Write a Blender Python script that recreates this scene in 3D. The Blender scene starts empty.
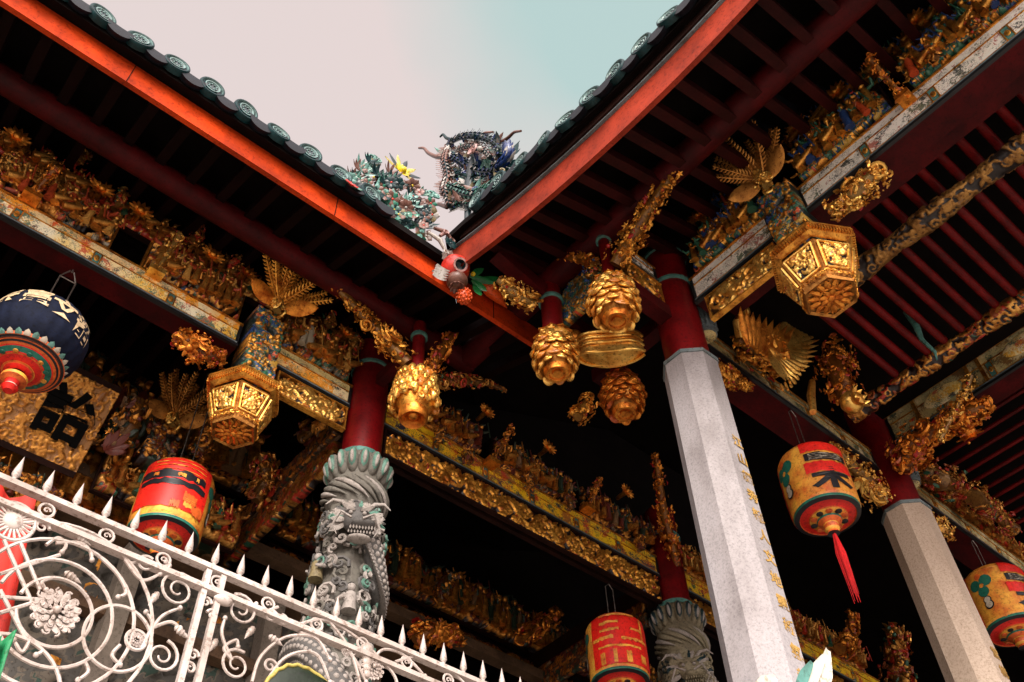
import bpy, math, random
import numpy as np
from mathutils import Vector, Matrix
PI=math.pi
S=bpy.context.scene
COL=S.collection
R=math.radians
# ---------------------------------------------------------------- camera frame (x = along hall facade, y = along wing, z = up)
CX=Vector((.7585,-.6512,-.0252)); CD=Vector((.4849,.5898,-.6458)); CF=Vector((.4354,.4776,.7631))
FPX=969.0
def W(px,py,ax,val):
    d=CX*(px-512)+CD*(py-341)+CF*FPX
    return d*(val/d[ax])
def Wy(px,py,y): return W(px,py,1,y)
# ---------------------------------------------------------------- materials
MATS={}
def newmat(n):
    m=bpy.data.materials.new(n); m.use_nodes=True; nt=m.node_tree
    for x in list(nt.nodes): nt.nodes.remove(x)
    out=nt.nodes.new('ShaderNodeOutputMaterial'); b=nt.nodes.new('ShaderNodeBsdfPrincipled')
    nt.links.new(b.outputs[0],out.inputs[0]); MATS[n]=m
    return m,nt,b
def N(nt,t,**k):
    n=nt.nodes.new(t)
    for a,v in k.items(): setattr(n,a,v)
    return n
def ramp(nt,stops,const=False):
    r=N(nt,'ShaderNodeValToRGB'); cr=r.color_ramp
    if const: cr.interpolation='CONSTANT'
    while len(cr.elements)<len(stops): cr.elements.new(.5)
    for e,(p,c) in zip(cr.elements,stops):
        e.position=p; e.color=(c[0],c[1],c[2],1) if len(c)==3 else c
    return r
def noise(nt,scale,detail=4,rough=.6,coord='Object',sc=None):
    tc=N(nt,'ShaderNodeTexCoord'); n=N(nt,'ShaderNodeTexNoise'); n.inputs['Scale'].default_value=scale
    n.inputs['Detail'].default_value=detail; n.inputs['Roughness'].default_value=rough
    if sc:
        mp=N(nt,'ShaderNodeMapping'); mp.inputs['Scale'].default_value=sc
        nt.links.new(tc.outputs[coord],mp.inputs[0]); nt.links.new(mp.outputs[0],n.inputs['Vector'])
    else: nt.links.new(tc.outputs[coord],n.inputs['Vector'])
    return n
def mixc(nt,fac,a,b,blend='MIX'):
    m=N(nt,'ShaderNodeMix',data_type='RGBA',blend_type=blend)
    for i,v in ((0,fac),(6,a),(7,b)):
        if isinstance(v,(int,float)): m.inputs[i].default_value=v
        elif isinstance(v,tuple): m.inputs[i].default_value=(v[0],v[1],v[2],1)
        else: nt.links.new(v,m.inputs[i])
    return m.outputs[2]
def bump(nt,b,src,st=.3,dist=.01):
    bp=N(nt,'ShaderNodeBump'); bp.inputs['Strength'].default_value=st; bp.inputs['Distance'].default_value=dist
    nt.links.new(src,bp.inputs['Height']); nt.links.new(bp.outputs[0],b.inputs['Normal'])
def plain(n,col,rough=.5,var=.35,scale=6,metal=0,bst=.15,spec=.4,dark=None,sc=None):
    m,nt,b=newmat(n); ns=noise(nt,scale,6,.65,sc=sc)
    lo=dark or tuple(x*(1-var) for x in col); hi=tuple(min(1,x*(1+var*.35)) for x in col)
    r=ramp(nt,[(.3,lo),(.62,hi)]); nt.links.new(ns.outputs[0],r.inputs[0])
    g1=noise(nt,1.9,5,.7); g2=ramp(nt,[(.36,(.62,.58,.54)),(.55,(1,1,1))]); nt.links.new(g1.outputs[0],g2.inputs[0])
    g3=noise(nt,42,4,.75); g4=ramp(nt,[(.36,(.55,.5,.46)),(.47,(1,1,1))]); nt.links.new(g3.outputs[0],g4.inputs[0])
    nt.links.new(mixc(nt,1.0,mixc(nt,1.0,r.outputs[0],g2.outputs[0],'MULTIPLY'),g4.outputs[0],'MULTIPLY'),b.inputs['Base Color'])
    b.inputs['Roughness'].default_value=rough; b.inputs['Metallic'].default_value=metal
    b.inputs['Specular IOR Level'].default_value=spec
    n2=noise(nt,scale*9,3,.6,sc=sc); bump(nt,b,n2.outputs[0],bst,.004)
    return m
def gilt(n,stops,ground=(.010,.002,.0015),gold=(.86,.42,.075),deep=(.30,.085,.010),rough=.38):
    """carved and painted timber: attribute c picks the paint of each motif, h is the carving height"""
    m,nt,b=newmat(n)
    ac=N(nt,'ShaderNodeAttribute'); ac.attribute_name='c'; ah=N(nt,'ShaderNodeAttribute'); ah.attribute_name='h'
    ns=noise(nt,9,5,.7); g=ramp(nt,[(.36,deep),(.6,gold)]); nt.links.new(ns.outputs[0],g.inputs[0])
    cs=[(0,(0,0,0))]; ms=[(0,(1,1,1))]
    for p,c in stops: cs.append((p,c)); ms.append((p,(0,0,0)))
    rc=ramp(nt,cs,True); rm=ramp(nt,ms,True)
    nt.links.new(ac.outputs['Fac'],rc.inputs[0]); nt.links.new(ac.outputs['Fac'],rm.inputs[0])
    c1=mixc(nt,rm.outputs[0],rc.outputs[0],g.outputs[0])
    hr=N(nt,'ShaderNodeMapRange'); hr.inputs[1].default_value=.34; hr.inputs[2].default_value=.56
    nt.links.new(ah.outputs['Fac'],hr.inputs[0])
    ns2=noise(nt,38,4,.7); dr=ramp(nt,[(.33,(.3,.2,.15)),(.45,(1,1,1))]); nt.links.new(ns2.outputs[0],dr.inputs[0])
    c2=mixc(nt,hr.outputs[0],ground,c1); c3=mixc(nt,1.0,c2,dr.outputs[0],'MULTIPLY')  # low carving turns dark: painted ground plus crevice shade put into the colour
    nt.links.new(c3,b.inputs['Base Color'])
    mm=N(nt,'ShaderNodeMath',operation='MULTIPLY'); nt.links.new(rm.outputs[0],mm.inputs[0]); nt.links.new(hr.outputs[0],mm.inputs[1])
    m2=N(nt,'ShaderNodeMath',operation='MULTIPLY'); nt.links.new(mm.outputs[0],m2.inputs[0]); m2.inputs[1].default_value=.82
    nt.links.new(m2.outputs[0],b.inputs['Metallic']); b.inputs['Roughness'].default_value=rough
    n3=noise(nt,70,3,.6); bump(nt,b,n3.outputs[0],.35,.004)
    return m
RED=(.34,.012,.008); GRN=(.02,.09,.05); BLU=(.02,.05,.2); OCH=(.5,.26,.04)
gilt('stone_carve',[(.02,(.07,.065,.055)),(.5,(.12,.10,.075)),(.85,(.03,.06,.045))],ground=(.035,.03,.022),rough=.7)
gilt('gilt_pure',[(.93,RED)],gold=(.95,.47,.075),deep=(.36,.10,.012))
gilt('gilt_bright',[(.74,(.50,.17,.02)),(.88,(.62,.30,.05)),(.97,RED)],gold=(1.0,.64,.16),deep=(.66,.27,.035),rough=.3)
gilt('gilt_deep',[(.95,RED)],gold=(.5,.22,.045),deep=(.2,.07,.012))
gilt('gilt_sign',[(.97,(.3,.12,.03))],ground=(.34,.15,.035),gold=(.70,.33,.07),deep=(.38,.13,.02),rough=.42)
gilt('gilt_olive',[(.9,(.2,.1,.03))],ground=(.010,.005,.003),gold=(.42,.22,.06),deep=(.16,.07,.02),rough=.5)
gilt('gilt_red',[(.62,(.4,.03,.012)),(.8,(.28,.07,.02)),(.92,GRN)],gold=(.8,.42,.1))
gilt('gilt_orange',[(.8,(.45,.09,.02)),(.94,RED)],gold=(.92,.36,.05),deep=(.42,.10,.010))
gilt('gilt_poly',[(.48,(.4,.06,.02)),(.6,(.05,.11,.06)),(.70,(.02,.04,.1)),(.76,(.5,.26,.06)),(.88,(.09,.1,.08)),(.95,(.34,.3,.22))],gold=(.85,.42,.09),deep=(.35,.12,.02))
gilt('gilt_green',[(.42,(.03,.12,.07)),(.66,(.02,.05,.16)),(.8,(.5,.3,.05)),(.92,(.5,.07,.02))],ground=(.01,.02,.018))
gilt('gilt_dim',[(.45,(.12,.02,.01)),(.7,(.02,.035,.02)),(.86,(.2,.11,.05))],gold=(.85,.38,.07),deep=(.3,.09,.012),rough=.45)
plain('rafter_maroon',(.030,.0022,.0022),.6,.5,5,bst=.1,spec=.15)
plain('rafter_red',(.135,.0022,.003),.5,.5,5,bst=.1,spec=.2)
plain('rafter_red_shade',(.0065,.0008,.0008),.7,.4,5,bst=.1,spec=.08)  # darker copy of the rafter red, with the shade of unlit rafters in it
plain('red_post',(.15,.0022,.0035),.45,.45,4,bst=.08,spec=.25)
plain('red_beam',(.062,.0015,.0022),.6,.55,4,bst=.12,spec=.15)
plain('vermilion',(.47,.040,.003),.55,.45,2.2,bst=.2,spec=.15)
plain('salmon_red',(.30,.032,.012),.6,.45,2.2,bst=.2,spec=.15)
plain('wall_brown',(.13,.075,.04),.6,.4,6)
plain('shade_black_wood',(.005,.003,.0025),.85,.5,8,spec=.08)  # near-black base colour carries the shade of the unlit boards
plain('brown_wood',(.10,.055,.028),.6,.5,6,sc=(1,1,8))
plain('umber',(.020,.006,.0035),.7,.5,6,spec=.12)
plain('trim_grey',(.16,.2,.21),.5,.3,12)
plain('trim_black',(.012,.013,.015),.35,.3,12)
plain('petal_cream',(.62,.60,.50),.5,.15,5,bst=.03)
plain('teal_paint',(.08,.22,.19),.5,.4,10)
plain('tile_slate',(.008,.011,.016),.5,.45,14,spec=.2)
plain('tile_teal',(.003,.030,.034),.45,.5,30,spec=.2)
plain('tile_mint',(.13,.23,.22),.3,.4,40)
plain('tile_dark',(.012,.03,.035),.3,.4,20)
plain('earth',(.16,.15,.13),.9,.3,2)
plain('paving',(.50,.47,.43),.8,.2,3)
plain('terrace',(.42,.38,.34),.7,.25,2.5)
plain('white_iron',(.54,.47,.43),.35,.12,8,bst=.08)
plain('wire',(.25,.22,.2),.4,.2,10,metal=.8)
plain('cloth_red',(.55,.02,.008),.7,.35,3)
plain('cloth_green',(.01,.2,.07),.6,.3,3)
plain('lan_red',(.78,.018,.010),.45,.16,18)
plain('lan_cream',(.78,.40,.05),.5,.35,7,dark=(.62,.10,.015))
plain('lan_black',(.012,.012,.016),.4,.3,14)
plain('lan_blue',(.006,.010,.028),.75,.4,10,spec=.15)
plain('lan_green',(.015,.16,.11),.5,.3,14)
plain('lan_orange',(.72,.13,.02),.5,.3,20)
plain('lan_white',(.55,.5,.4),.5,.2,20)
plain('char_gold',(.66,.5,.3),.5,.3,25)
plain('char_black',(.003,.003,.003),.8,.2,25,spec=.05)
plain('insc_gold',(.5,.3,.08),.45,.4,60)
plain('tassel_red',(.62,.008,.01),.7,.3,40,sc=(6,6,1))
plain('porc_white',(.42,.40,.37),.25,.2,14)
plain('porc_pink',(.40,.22,.20),.3,.3,20)
plain('porc_green',(.02,.17,.11),.25,.4,20)
plain('porc_sea',(.13,.30,.26),.25,.4,24)
plain('porc_yellow',(.8,.62,.02),.3,.25,20)
plain('porc_blue',(.012,.035,.15),.25,.4,20)
plain('porc_brown',(.16,.07,.05),.4,.4,20)
plain('fruit_red',(.62,.04,.025),.3,.3,12)
plain('fruit_orange',(.78,.10,.015),.3,.3,12)
plain('leaf_green',(.012,.16,.04),.35,.3,12)
plain('leaf_dark',(.006,.016,.004),.4,.5,14)
plain('leaf_edge',(.5,.42,.1),.5,.3,14)
# granite
def granite(n,a,b_,sc=60):
    m,nt,b=newmat(n); ns=noise(nt,sc,5,.8); r=ramp(nt,[(.32,a),(.5,b_),(.7,tuple(min(1,x*1.12) for x in b_))]); nt.links.new(ns.outputs[0],r.inputs[0])
    n2=noise(nt,1.7,4,.6,sc=(1,1,.4)); r2=ramp(nt,[(.30,(.58,.55,.53)),(.42,(.85,.83,.81)),(.58,(1,1,1))]); nt.links.new(n2.outputs[0],r2.inputs[0])
    nt.links.new(mixc(nt,1.0,r.outputs[0],r2.outputs[0],'MULTIPLY'),b.inputs['Base Color'])
    b.inputs['Roughness'].default_value=.75; bump(nt,b,ns.outputs[0],.25,.003); return m
granite('granite',(.19,.18,.19),(.345,.325,.335))
granite('granite_warm',(.24,.17,.11),(.46,.36,.28))
granite('granite_green',(.04,.038,.032),(.13,.12,.10),30)
granite('granite_dark',(.03,.03,.03),(.09,.085,.08),50)
plain('stone_teal',(.10,.22,.17),.5,.4,14)
plain('stone_ochre',(.20,.16,.08),.6,.4,14)
granite('granite_pale',(.12,.105,.09),(.30,.27,.245),40)
granite('granite_brown',(.10,.08,.06),(.22,.185,.15),30)
granite('granite_olive',(.07,.06,.035),(.22,.19,.12),40)
# painted boards: pale ground with little figures, flowers and scrolls
def painted(n,ground,edge,inks,dens=.5,sc=16):
    m,nt,b=newmat(n)
    tc=N(nt,'ShaderNodeTexCoord')
    col=None
    n0=noise(nt,2.2,4,.6); r0=ramp(nt,[(.38,ground),(.62,edge)]); nt.links.new(n0.outputs[0],r0.inputs[0]); col=r0.outputs[0]
    for i,(ink,s,th) in enumerate(inks):
        mp=N(nt,'ShaderNodeMapping'); mp.inputs['Location'].default_value=(i*3.7,i*1.9,i*5.3)
        nt.links.new(tc.outputs['Object'],mp.inputs[0])
        a=N(nt,'ShaderNodeTexNoise'); a.inputs['Scale'].default_value=s; a.inputs['Detail'].default_value=5; a.inputs['Roughness'].default_value=.7; a.inputs['Distortion'].default_value=1.5
        nt.links.new(mp.outputs[0],a.inputs['Vector'])
        g=N(nt,'ShaderNodeTexNoise'); g.inputs['Scale'].default_value=s*.22; g.inputs['Detail'].default_value=1
        nt.links.new(mp.outputs[0],g.inputs['Vector'])
        ad=N(nt,'ShaderNodeMath',operation='ADD'); nt.links.new(a.outputs[0],ad.inputs[0]); nt.links.new(g.outputs[0],ad.inputs[1])
        mr=N(nt,'ShaderNodeMapRange'); mr.inputs[1].default_value=th; mr.inputs[2].default_value=th+.04
        nt.links.new(ad.outputs[0],mr.inputs[0]); col=mixc(nt,mr.outputs[0],col,ink)
    # fine brush lines
    for i,(ink,s_,wd) in enumerate((((.05,.06,.04),22,.016),((.30,.10,.04),34,.014),((.07,.12,.10),48,.016))):
        mp=N(nt,'ShaderNodeMapping'); mp.inputs['Location'].default_value=(9+i*2.7,i*4.1,2+i); nt.links.new(tc.outputs['Object'],mp.inputs[0])
        a=N(nt,'ShaderNodeTexNoise'); a.inputs['Scale'].default_value=s_; a.inputs['Detail'].default_value=3; a.inputs['Distortion'].default_value=2.2; nt.links.new(mp.outputs[0],a.inputs['Vector'])
        g=N(nt,'ShaderNodeTexNoise'); g.inputs['Scale'].default_value=s_*.25; g.inputs['Detail'].default_value=2; nt.links.new(mp.outputs[0],g.inputs['Vector'])
        sb=N(nt,'ShaderNodeMath',operation='SUBTRACT'); nt.links.new(a.outputs[0],sb.inputs[0]); sb.inputs[1].default_value=.5
        ab=N(nt,'ShaderNodeMath',operation='ABSOLUTE'); nt.links.new(sb.outputs[0],ab.inputs[0])
        lt=N(nt,'ShaderNodeMath',operation='LESS_THAN'); nt.links.new(ab.outputs[0],lt.inputs[0]); lt.inputs[1].default_value=wd
        gt=N(nt,'ShaderNodeMath',operation='GREATER_THAN'); nt.links.new(g.outputs[0],gt.inputs[0]); gt.inputs[1].default_value=.56
        ml=N(nt,'ShaderNodeMath',operation='MULTIPLY'); nt.links.new(lt.outputs[0],ml.inputs[0]); nt.links.new(gt.outputs[0],ml.inputs[1]); col=mixc(nt,ml.outputs[0],col,ink)
    nt.links.new(col,b.inputs['Base Color']); b.inputs['Roughness'].default_value=.5
    return m
painted('paint_cream',(.93,.86,.62),(.92,.66,.16),[((.12,.20,.13),30,1.12),((.62,.12,.05),36,1.13),((.85,.48,.05),24,1.10),((.06,.05,.04),44,1.16)])
painted('paint_orange',(.86,.72,.42),(.92,.45,.04),[((.12,.18,.12),30,1.13),((.7,.10,.02),36,1.13),((.9,.36,.02),20,1.06),((.06,.05,.04),44,1.17)])
painted('paint_yellow',(.98,.66,.012),(.95,.55,.012),[((.05,.13,.05),28,1.13),((.6,.05,.02),30,1.12),((.45,.15,.02),18,1.15),((.02,.02,.06),40,1.13)])
painted('paint_white',(.90,.86,.80),(.82,.78,.68),[((.12,.15,.09),22,1.12),((.45,.16,.12),30,1.17),((.05,.055,.05),30,1.15)])
painted('paint_ochre',(.62,.50,.20),(.46,.40,.20),[((.06,.09,.05),28,1.08),((.20,.11,.03),34,1.10),((.7,.6,.36),38,1.13)])
m,nt,b=newmat('signboard'); v=N(nt,'ShaderNodeTexVoronoi'); v.inputs['Scale'].default_value=45; tc=N(nt,'ShaderNodeTexCoord'); nt.links.new(tc.outputs['Object'],v.inputs['Vector'])
# ---------------------------------------------------------------- mesh builder
I4=Matrix.Identity(4)
class MB:
    def __init__(s): s.v=[]; s.f=[]; s.mi=[]; s.c=[]; s.h=[]; s.M=Matrix.Identity(4); s.m=0; s.col=0.1; s.hh=1.0; s.mats=[]
    def mat(s,n):
        if n not in s.mats: s.mats.append(n)
        s.m=s.mats.index(n); return s
    def add(s,vs,fs):
        o=len(s.v); 
        ident=(s.M==I4)
        for p in vs: s.v.append(tuple(p) if ident else tuple(s.M@Vector(p)))
        k=len(vs); s.c.extend([s.col]*k); s.h.extend([s.hh]*k)
        for f in fs: s.f.append(tuple(i+o for i in f)); s.mi.append(s.m)
    def box(s,c,d,rot=None,bev=0):
        x,y,z=[a/2 for a in d]; rm=rot or Matrix.Identity(3)
        vs=[rm@Vector((i*x,j*y,k*z))+Vector(c) for i in(-1,1) for j in(-1,1) for k in(-1,1)]
        s.add(vs,[(0,1,3,2),(4,6,7,5),(0,4,5,1),(2,3,7,6),(0,2,6,4),(1,5,7,3)])
    def bx(s,x0,x1,y0,y1,z0,z1): s.box(((x0+x1)/2,(y0+y1)/2,(z0+z1)/2),(x1-x0,y1-y0,z1-z0))
    def bar(s,p,q,w,h,up=(0,0,1)):
        p=Vector(p);q=Vector(q);d=(q-p);L=d.length;d.normalize();u=Vector(up);r=d.cross(u)
        if r.length<1e-4: r=d.cross(Vector((1,0,0)))
        r.normalize();u=r.cross(d)
        s.box((p+q)/2,(L,w,h),Matrix((d,r,u)).transposed())
    def tube(s,pts,rad,n=6,cap=True):
        pts=[Vector(p) for p in pts]
        if not hasattr(rad,'__len__'): rad=[rad]*len(pts)
        t0=(pts[1]-pts[0]).normalized(); u=t0.orthogonal().normalized(); vs=[]
        for i,p in enumerate(pts):
            t=(pts[min(i+1,len(pts)-1)]-pts[max(i-1,0)])
            if t.length<1e-9: t=t0
            t.normalize(); u=(u-t*u.dot(t)); u=u.normalized() if u.length>1e-6 else t.orthogonal().normalized(); w=t.cross(u)
            for k in range(n):
                a=2*PI*k/n; vs.append(p+(u*math.cos(a)+w*math.sin(a))*rad[i])
        fs=[(i*n+k,i*n+(k+1)%n,(i+1)*n+(k+1)%n,(i+1)*n+k) for i in range(len(pts)-1) for k in range(n)]
        if cap: fs+= [tuple(range(n))[::-1],tuple((len(pts)-1)*n+k for k in range(n))]
        s.add(vs,fs)
    def lathe(s,prof,n=24,c=(0,0,0),rot=0,cap=False,mats=None,sq=None):
        vs=[];c=Vector(c)
        for r,z in prof:
            for k in range(n):
                a=2*PI*k/n+rot; vs.append(c+Vector((r*math.cos(a),r*math.sin(a),z)))
        o=len(s.v); base=len(prof)
        if mats:
            s.add(vs,[])
            for i in range(base-1):
                s.mat(mats[i])
                for k in range(n): s.f.append((o+i*n+k,o+i*n+(k+1)%n,o+(i+1)*n+(k+1)%n,o+(i+1)*n+k)); s.mi.append(s.m)
        else:
            fs=[(i*n+k,i*n+(k+1)%n,(i+1)*n+(k+1)%n,(i+1)*n+k) for i in range(base-1) for k in range(n)]
            if cap: fs+=[tuple(range(n))[::-1],tuple((base-1)*n+k for k in range(n))]
            s.add(vs,fs)
    def ell(s,c,r,rot=None,n=10,m=7):
        if not hasattr(r,'__len__'): r=(r,r,r)
        rm=rot or Matrix.Identity(3); vs=[];c=Vector(c)
        for j in range(1,m):
            t=PI*j/m
            for k in range(n):
                a=2*PI*k/n; vs.append(c+rm@Vector((r[0]*math.sin(t)*math.cos(a),r[1]*math.sin(t)*math.sin(a),r[2]*math.cos(t))))
        vs+= [c+rm@Vector((0,0,r[2])),c-rm@Vector((0,0,r[2]))]
        fs=[(j*n+k,(j+1)*n+k,(j+1)*n+(k+1)%n,j*n+(k+1)%n) for j in range(m-2) for k in range(n)]
        T=(m-1)*n; fs+=[(T,k,(k+1)%n) for k in range(n)]+[(T+1,(m-2)*n+(k+1)%n,(m-2)*n+k) for k in range(n)]
        s.add(vs,fs)
    def leaf(s,p,d,nrm,L,w,curl=.3,th=.12,n=5):
        """solid leaf: starts at p, runs along d, bends towards nrm"""
        p=Vector(p);d=Vector(d).normalized();nr=Vector(nrm);nr=(nr-d*nr.dot(d)).normalized();r=d.cross(nr);vs=[]
        for i in range(n+1):
            t=i/n; ww=w*.5*(math.sin(PI*min(1,t*.86+.10))**.8) if t<1 else w*.03
            ce=p+d*(L*t*(1-.15*curl*t))+nr*(curl*L*t*t)
            k=w*th*(1-.6*t)+.0006
            vs+=[ce-r*ww,ce+nr*k,ce+r*ww,ce-nr*k*.6]
        fs=[(i*4+k,i*4+(k+1)%4,(i+1)*4+(k+1)%4,(i+1)*4+k) for i in range(n) for k in range(4)]+[(3,2,1,0),tuple(n*4+k for k in range(4))]
        s.add(vs,fs)
    def spiral(s,c,u,v,r,turns=1.3,th=.1,a0=0,n=14,sg=1,lift=0,k=5,rin=.15):
        c=Vector(c);u=Vector(u);v=Vector(v);w=u.cross(v);pts=[];rad=[]
        for i in range(n+1):
            t=i/n; a=a0+sg*turns*2*PI*t; rr=r*(1-t*(1-rin)); pts.append(c+(u*math.cos(a)+v*math.sin(a))*rr+w*lift*t); rad.append(th*(1-.45*t))
        s.tube(pts,rad,k)
    def build(s,name,mats=None,parent=None,smooth=False,loc=None):
        me=bpy.data.meshes.new(name); me.from_pydata(s.v,[],s.f)
        ml=s.mats if s.mats else ([mats] if isinstance(mats,str) else mats)
        for n in ml: me.materials.append(MATS[n])
        if len(ml)>1: me.polygons.foreach_set('material_index',s.mi)
        for nm,arr in (('c',s.c),('h',s.h)):
            a=me.attributes.new(nm,'FLOAT','POINT'); a.data.foreach_set('value',arr)
        if smooth is not False:
            me.shade_smooth() if smooth is True else me.set_sharp_from_angle(angle=R(smooth))
        me.update(); o=bpy.data.objects.new(name,me); COL.objects.link(o)
        if parent is not None: put(o,parent)
        return o
def put(o,parent):
    o.parent=parent; o.matrix_parent_inverse=world(parent).inverted()
def world(o):
    m=o.matrix_basis.copy()
    return (world(o.parent)@o.matrix_parent_inverse@m) if o.parent else m
def thing(name,label,cat,loc=(0,0,0),group=None):
    o=bpy.data.objects.new(name,None); o.empty_display_size=.1; COL.objects.link(o); o.location=loc
    o['label']=label;o['category']=cat
    if group:o['group']=group
    return o
def tag(o,label,cat,group=None,kind=None):
    if label:o['label']=label;o['category']=cat
    if group:o['group']=group
    if kind:o['kind']=kind
    return o
def copy_tree(o,parent=None):
    c=o.copy(); COL.objects.link(c)
    if parent is not None: c.parent=parent
    for ch in [x for x in o.children]: copy_tree(ch,c)
    return c
# ---------------------------------------------------------------- carved relief
def relief(w,h,cell,seed,s=.06,dens=1.5,kinds=(.4,.35,.15,.1),vine=False):
    nx=max(4,int(w/cell))+1; ny=max(4,int(h/cell))+1; H=np.zeros((ny,nx)); C=np.zeros((ny,nx)); rng=np.random.RandomState(seed)
    def stamp(px,py,r,amp,col):
        x0=max(0,int((px-r)/cell));x1=min(nx,int((px+r)/cell)+2);y0=max(0,int((py-r)/cell));y1=min(ny,int((py+r)/cell)+2)
        if x0>=x1 or y0>=y1: return
        X,Y=np.meshgrid(np.arange(x0,x1)*cell-px,np.arange(y0,y1)*cell-py); q=1-(X*X+Y*Y)/(r*r)
        hh=np.where(q>0,amp*np.sqrt(np.clip(q,0,1)),0); sub=H[y0:y1,x0:x1]; mk=hh>sub
        sub[mk]=hh[mk]; C[y0:y1,x0:x1][mk]=col
    if vine:
        hv=min(w,h); per=hv*1.5; npd=max(1,int(round(w/per))); per=w/npd; sw=hv*.045+cell*.4
        for X_ in np.arange(0,w,cell*.9): stamp(X_,h/2+math.sin(2*PI*X_/per)*hv*.27,sw,.95,.1)
        for k in range(2*npd):
            xc=(k+.5)*per/2; sg=1 if k%2==0 else -1; yc=h/2-sg*hv*.06; rr=hv*.30; th0=-PI/2*sg if False else (PI/2 if sg>0 else -PI/2)
            for t in np.linspace(0,1,34): a=th0+sg*t*7.5; q=rr*(1-.78*t); stamp(xc+math.cos(a)*q,yc+math.sin(a)*q,sw*(1-.3*t),.95,.15)
            stamp(xc,yc,rr*.16+cell*.5,1.0,.2)
            for m_ in range(9):
                a=rng.rand()*6.28; q0=rr*(.95+.2*rng.rand()); lx,ly=xc+math.cos(a)*q0,yc+math.sin(a)*q0; b=a+rng.randn()*.6
                for t in np.linspace(0,1,6): stamp(lx+math.cos(b+t)*hv*.17*t,ly+math.sin(b+t)*hv*.17*t,hv*.05*math.sin(.5+2.4*t)+cell*.45,.7+.3*rng.rand(),rng.rand())
    n=int(w*h/(s*s)*dens*(.45 if vine else 1))
    for i in range(n):
        cx,cy=rng.rand()*w,rng.rand()*h; k=rng.choice(4,p=kinds); col=rng.rand(); amp=.62+.38*rng.rand(); q=s*(.6+.8*rng.rand()); a=rng.rand()*6.28
        if k==0:
            sg=rng.choice([-1,1])
            for t in np.linspace(0,1,16): stamp(cx+math.cos(a+sg*t*7)*q*(1-.8*t),cy+math.sin(a+sg*t*7)*q*(1-.8*t),q*.19*(1-.4*t)+cell*.55,amp,col)
        elif k==1:
            b=rng.randn()*.8
            for t in np.linspace(0,1,6): stamp(cx+math.cos(a+b*t)*q*1.4*t,cy+math.sin(a+b*t)*q*1.4*t,q*.34*math.sin(.5+2.4*t)+cell*.5,amp,col)
        elif k==2:
            for t in range(5): stamp(cx+math.cos(a+t*1.257)*q*.45,cy+math.sin(a+t*1.257)*q*.45,q*.3+cell*.5,amp,col)
            stamp(cx,cy,q*.25+cell*.5,min(1,amp*1.2),(col+.5)%1)
        else: stamp(cx,cy,q*.4,min(1,amp*1.25),col)
    return H,C
def carved(name,mat,P0,U,V,w,h,depth=.04,seed=1,s=.06,dens=1.5,cell=.011,openw=None,mask=None,thick=.03,parent=None,kinds=(.4,.35,.15,.1),bend=None,vine=False):
    """carved timber board spanning P0 + U*w + V*h, relief towards U x V"""
    U=Vector(U).normalized();V=Vector(V).normalized();Nn=U.cross(V);P0=Vector(P0)
    H,C=relief(w,h,cell,seed,s*.72,dens*.8,kinds,vine); ny,nx=H.shape
    xs=np.linspace(0,w,nx);ys=np.linspace(0,h,ny);X,Y=np.meshgrid(xs,ys)
    Z=H*depth
    if bend: Z=Z+bend(X/w,Y/h)
    P=np.array(P0)[None,None,:]+X[...,None]*np.array(U)+Y[...,None]*np.array(V)+Z[...,None]*np.array(Nn)
    keep=np.ones((ny-1,nx-1),bool)
    if openw is not None:
        A=(H[:-1,:-1]+H[1:,:-1]+H[:-1,1:]+H[1:,1:])/4; keep&=A>openw
    if mask is not None:
        xm=(X[:-1,:-1]+X[1:,1:])/2/w; ym=(Y[:-1,:-1]+Y[1:,1:])/2/h
        keep&=np.vectorize(mask)(xm,ym)
    idx=np.arange(ny*nx).reshape(ny,nx); jj,ii=np.nonzero(keep)
    F=np.stack([idx[jj,ii],idx[jj,ii+1],idx[jj+1,ii+1],idx[jj+1,ii]],1)
    # back and side skins give the board its thickness
    used=np.unique(F); rm=-np.ones(ny*nx,int); rm[used]=np.arange(len(used))
    Pv=P.reshape(-1,3)[used]; F=rm[F]; n=len(used)
    back=(P0[0]+0*Pv[:,0]); 
    XY=np.stack([X.ravel()[used],Y.ravel()[used]],1); zb=(bend(X/w,Y/h).ravel()[used] if bend else 0)
    B=np.array(P0)[None]+XY[:,:1]*np.array(U)+XY[:,1:]*np.array(V)+((zb-thick)*np.ones(n))[:,None]*np.array(Nn)
    ed={}
    for f in F.tolist():
        for a,b in ((f[0],f[1]),(f[1],f[2]),(f[2],f[3]),(f[3],f[0])):
            if (b,a) in ed: del ed[(b,a)]
            else: ed[(a,b)]=1
    faces=F.tolist()+(F[:,::-1]+n).tolist()+[[b,a,a+n,b+n] for a,b in ed]
    me=bpy.data.meshes.new(name); me.from_pydata(np.concatenate([Pv,B]).tolist(),[],faces); me.materials.append(MATS[mat])
    hv=H.ravel()[used]; cv=C.ravel()[used]
    a=me.attributes.new('c','FLOAT','POINT');a.data.foreach_set('value',np.concatenate([cv,cv]).tolist())
    a=me.attributes.new('h','FLOAT','POINT');a.data.foreach_set('value',np.concatenate([hv,hv*.6]).tolist())
    me.shade_smooth(); me.update(); o=bpy.data.objects.new(name,me); COL.objects.link(o)
    if parent is not None: put(o,parent)
    return o
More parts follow.
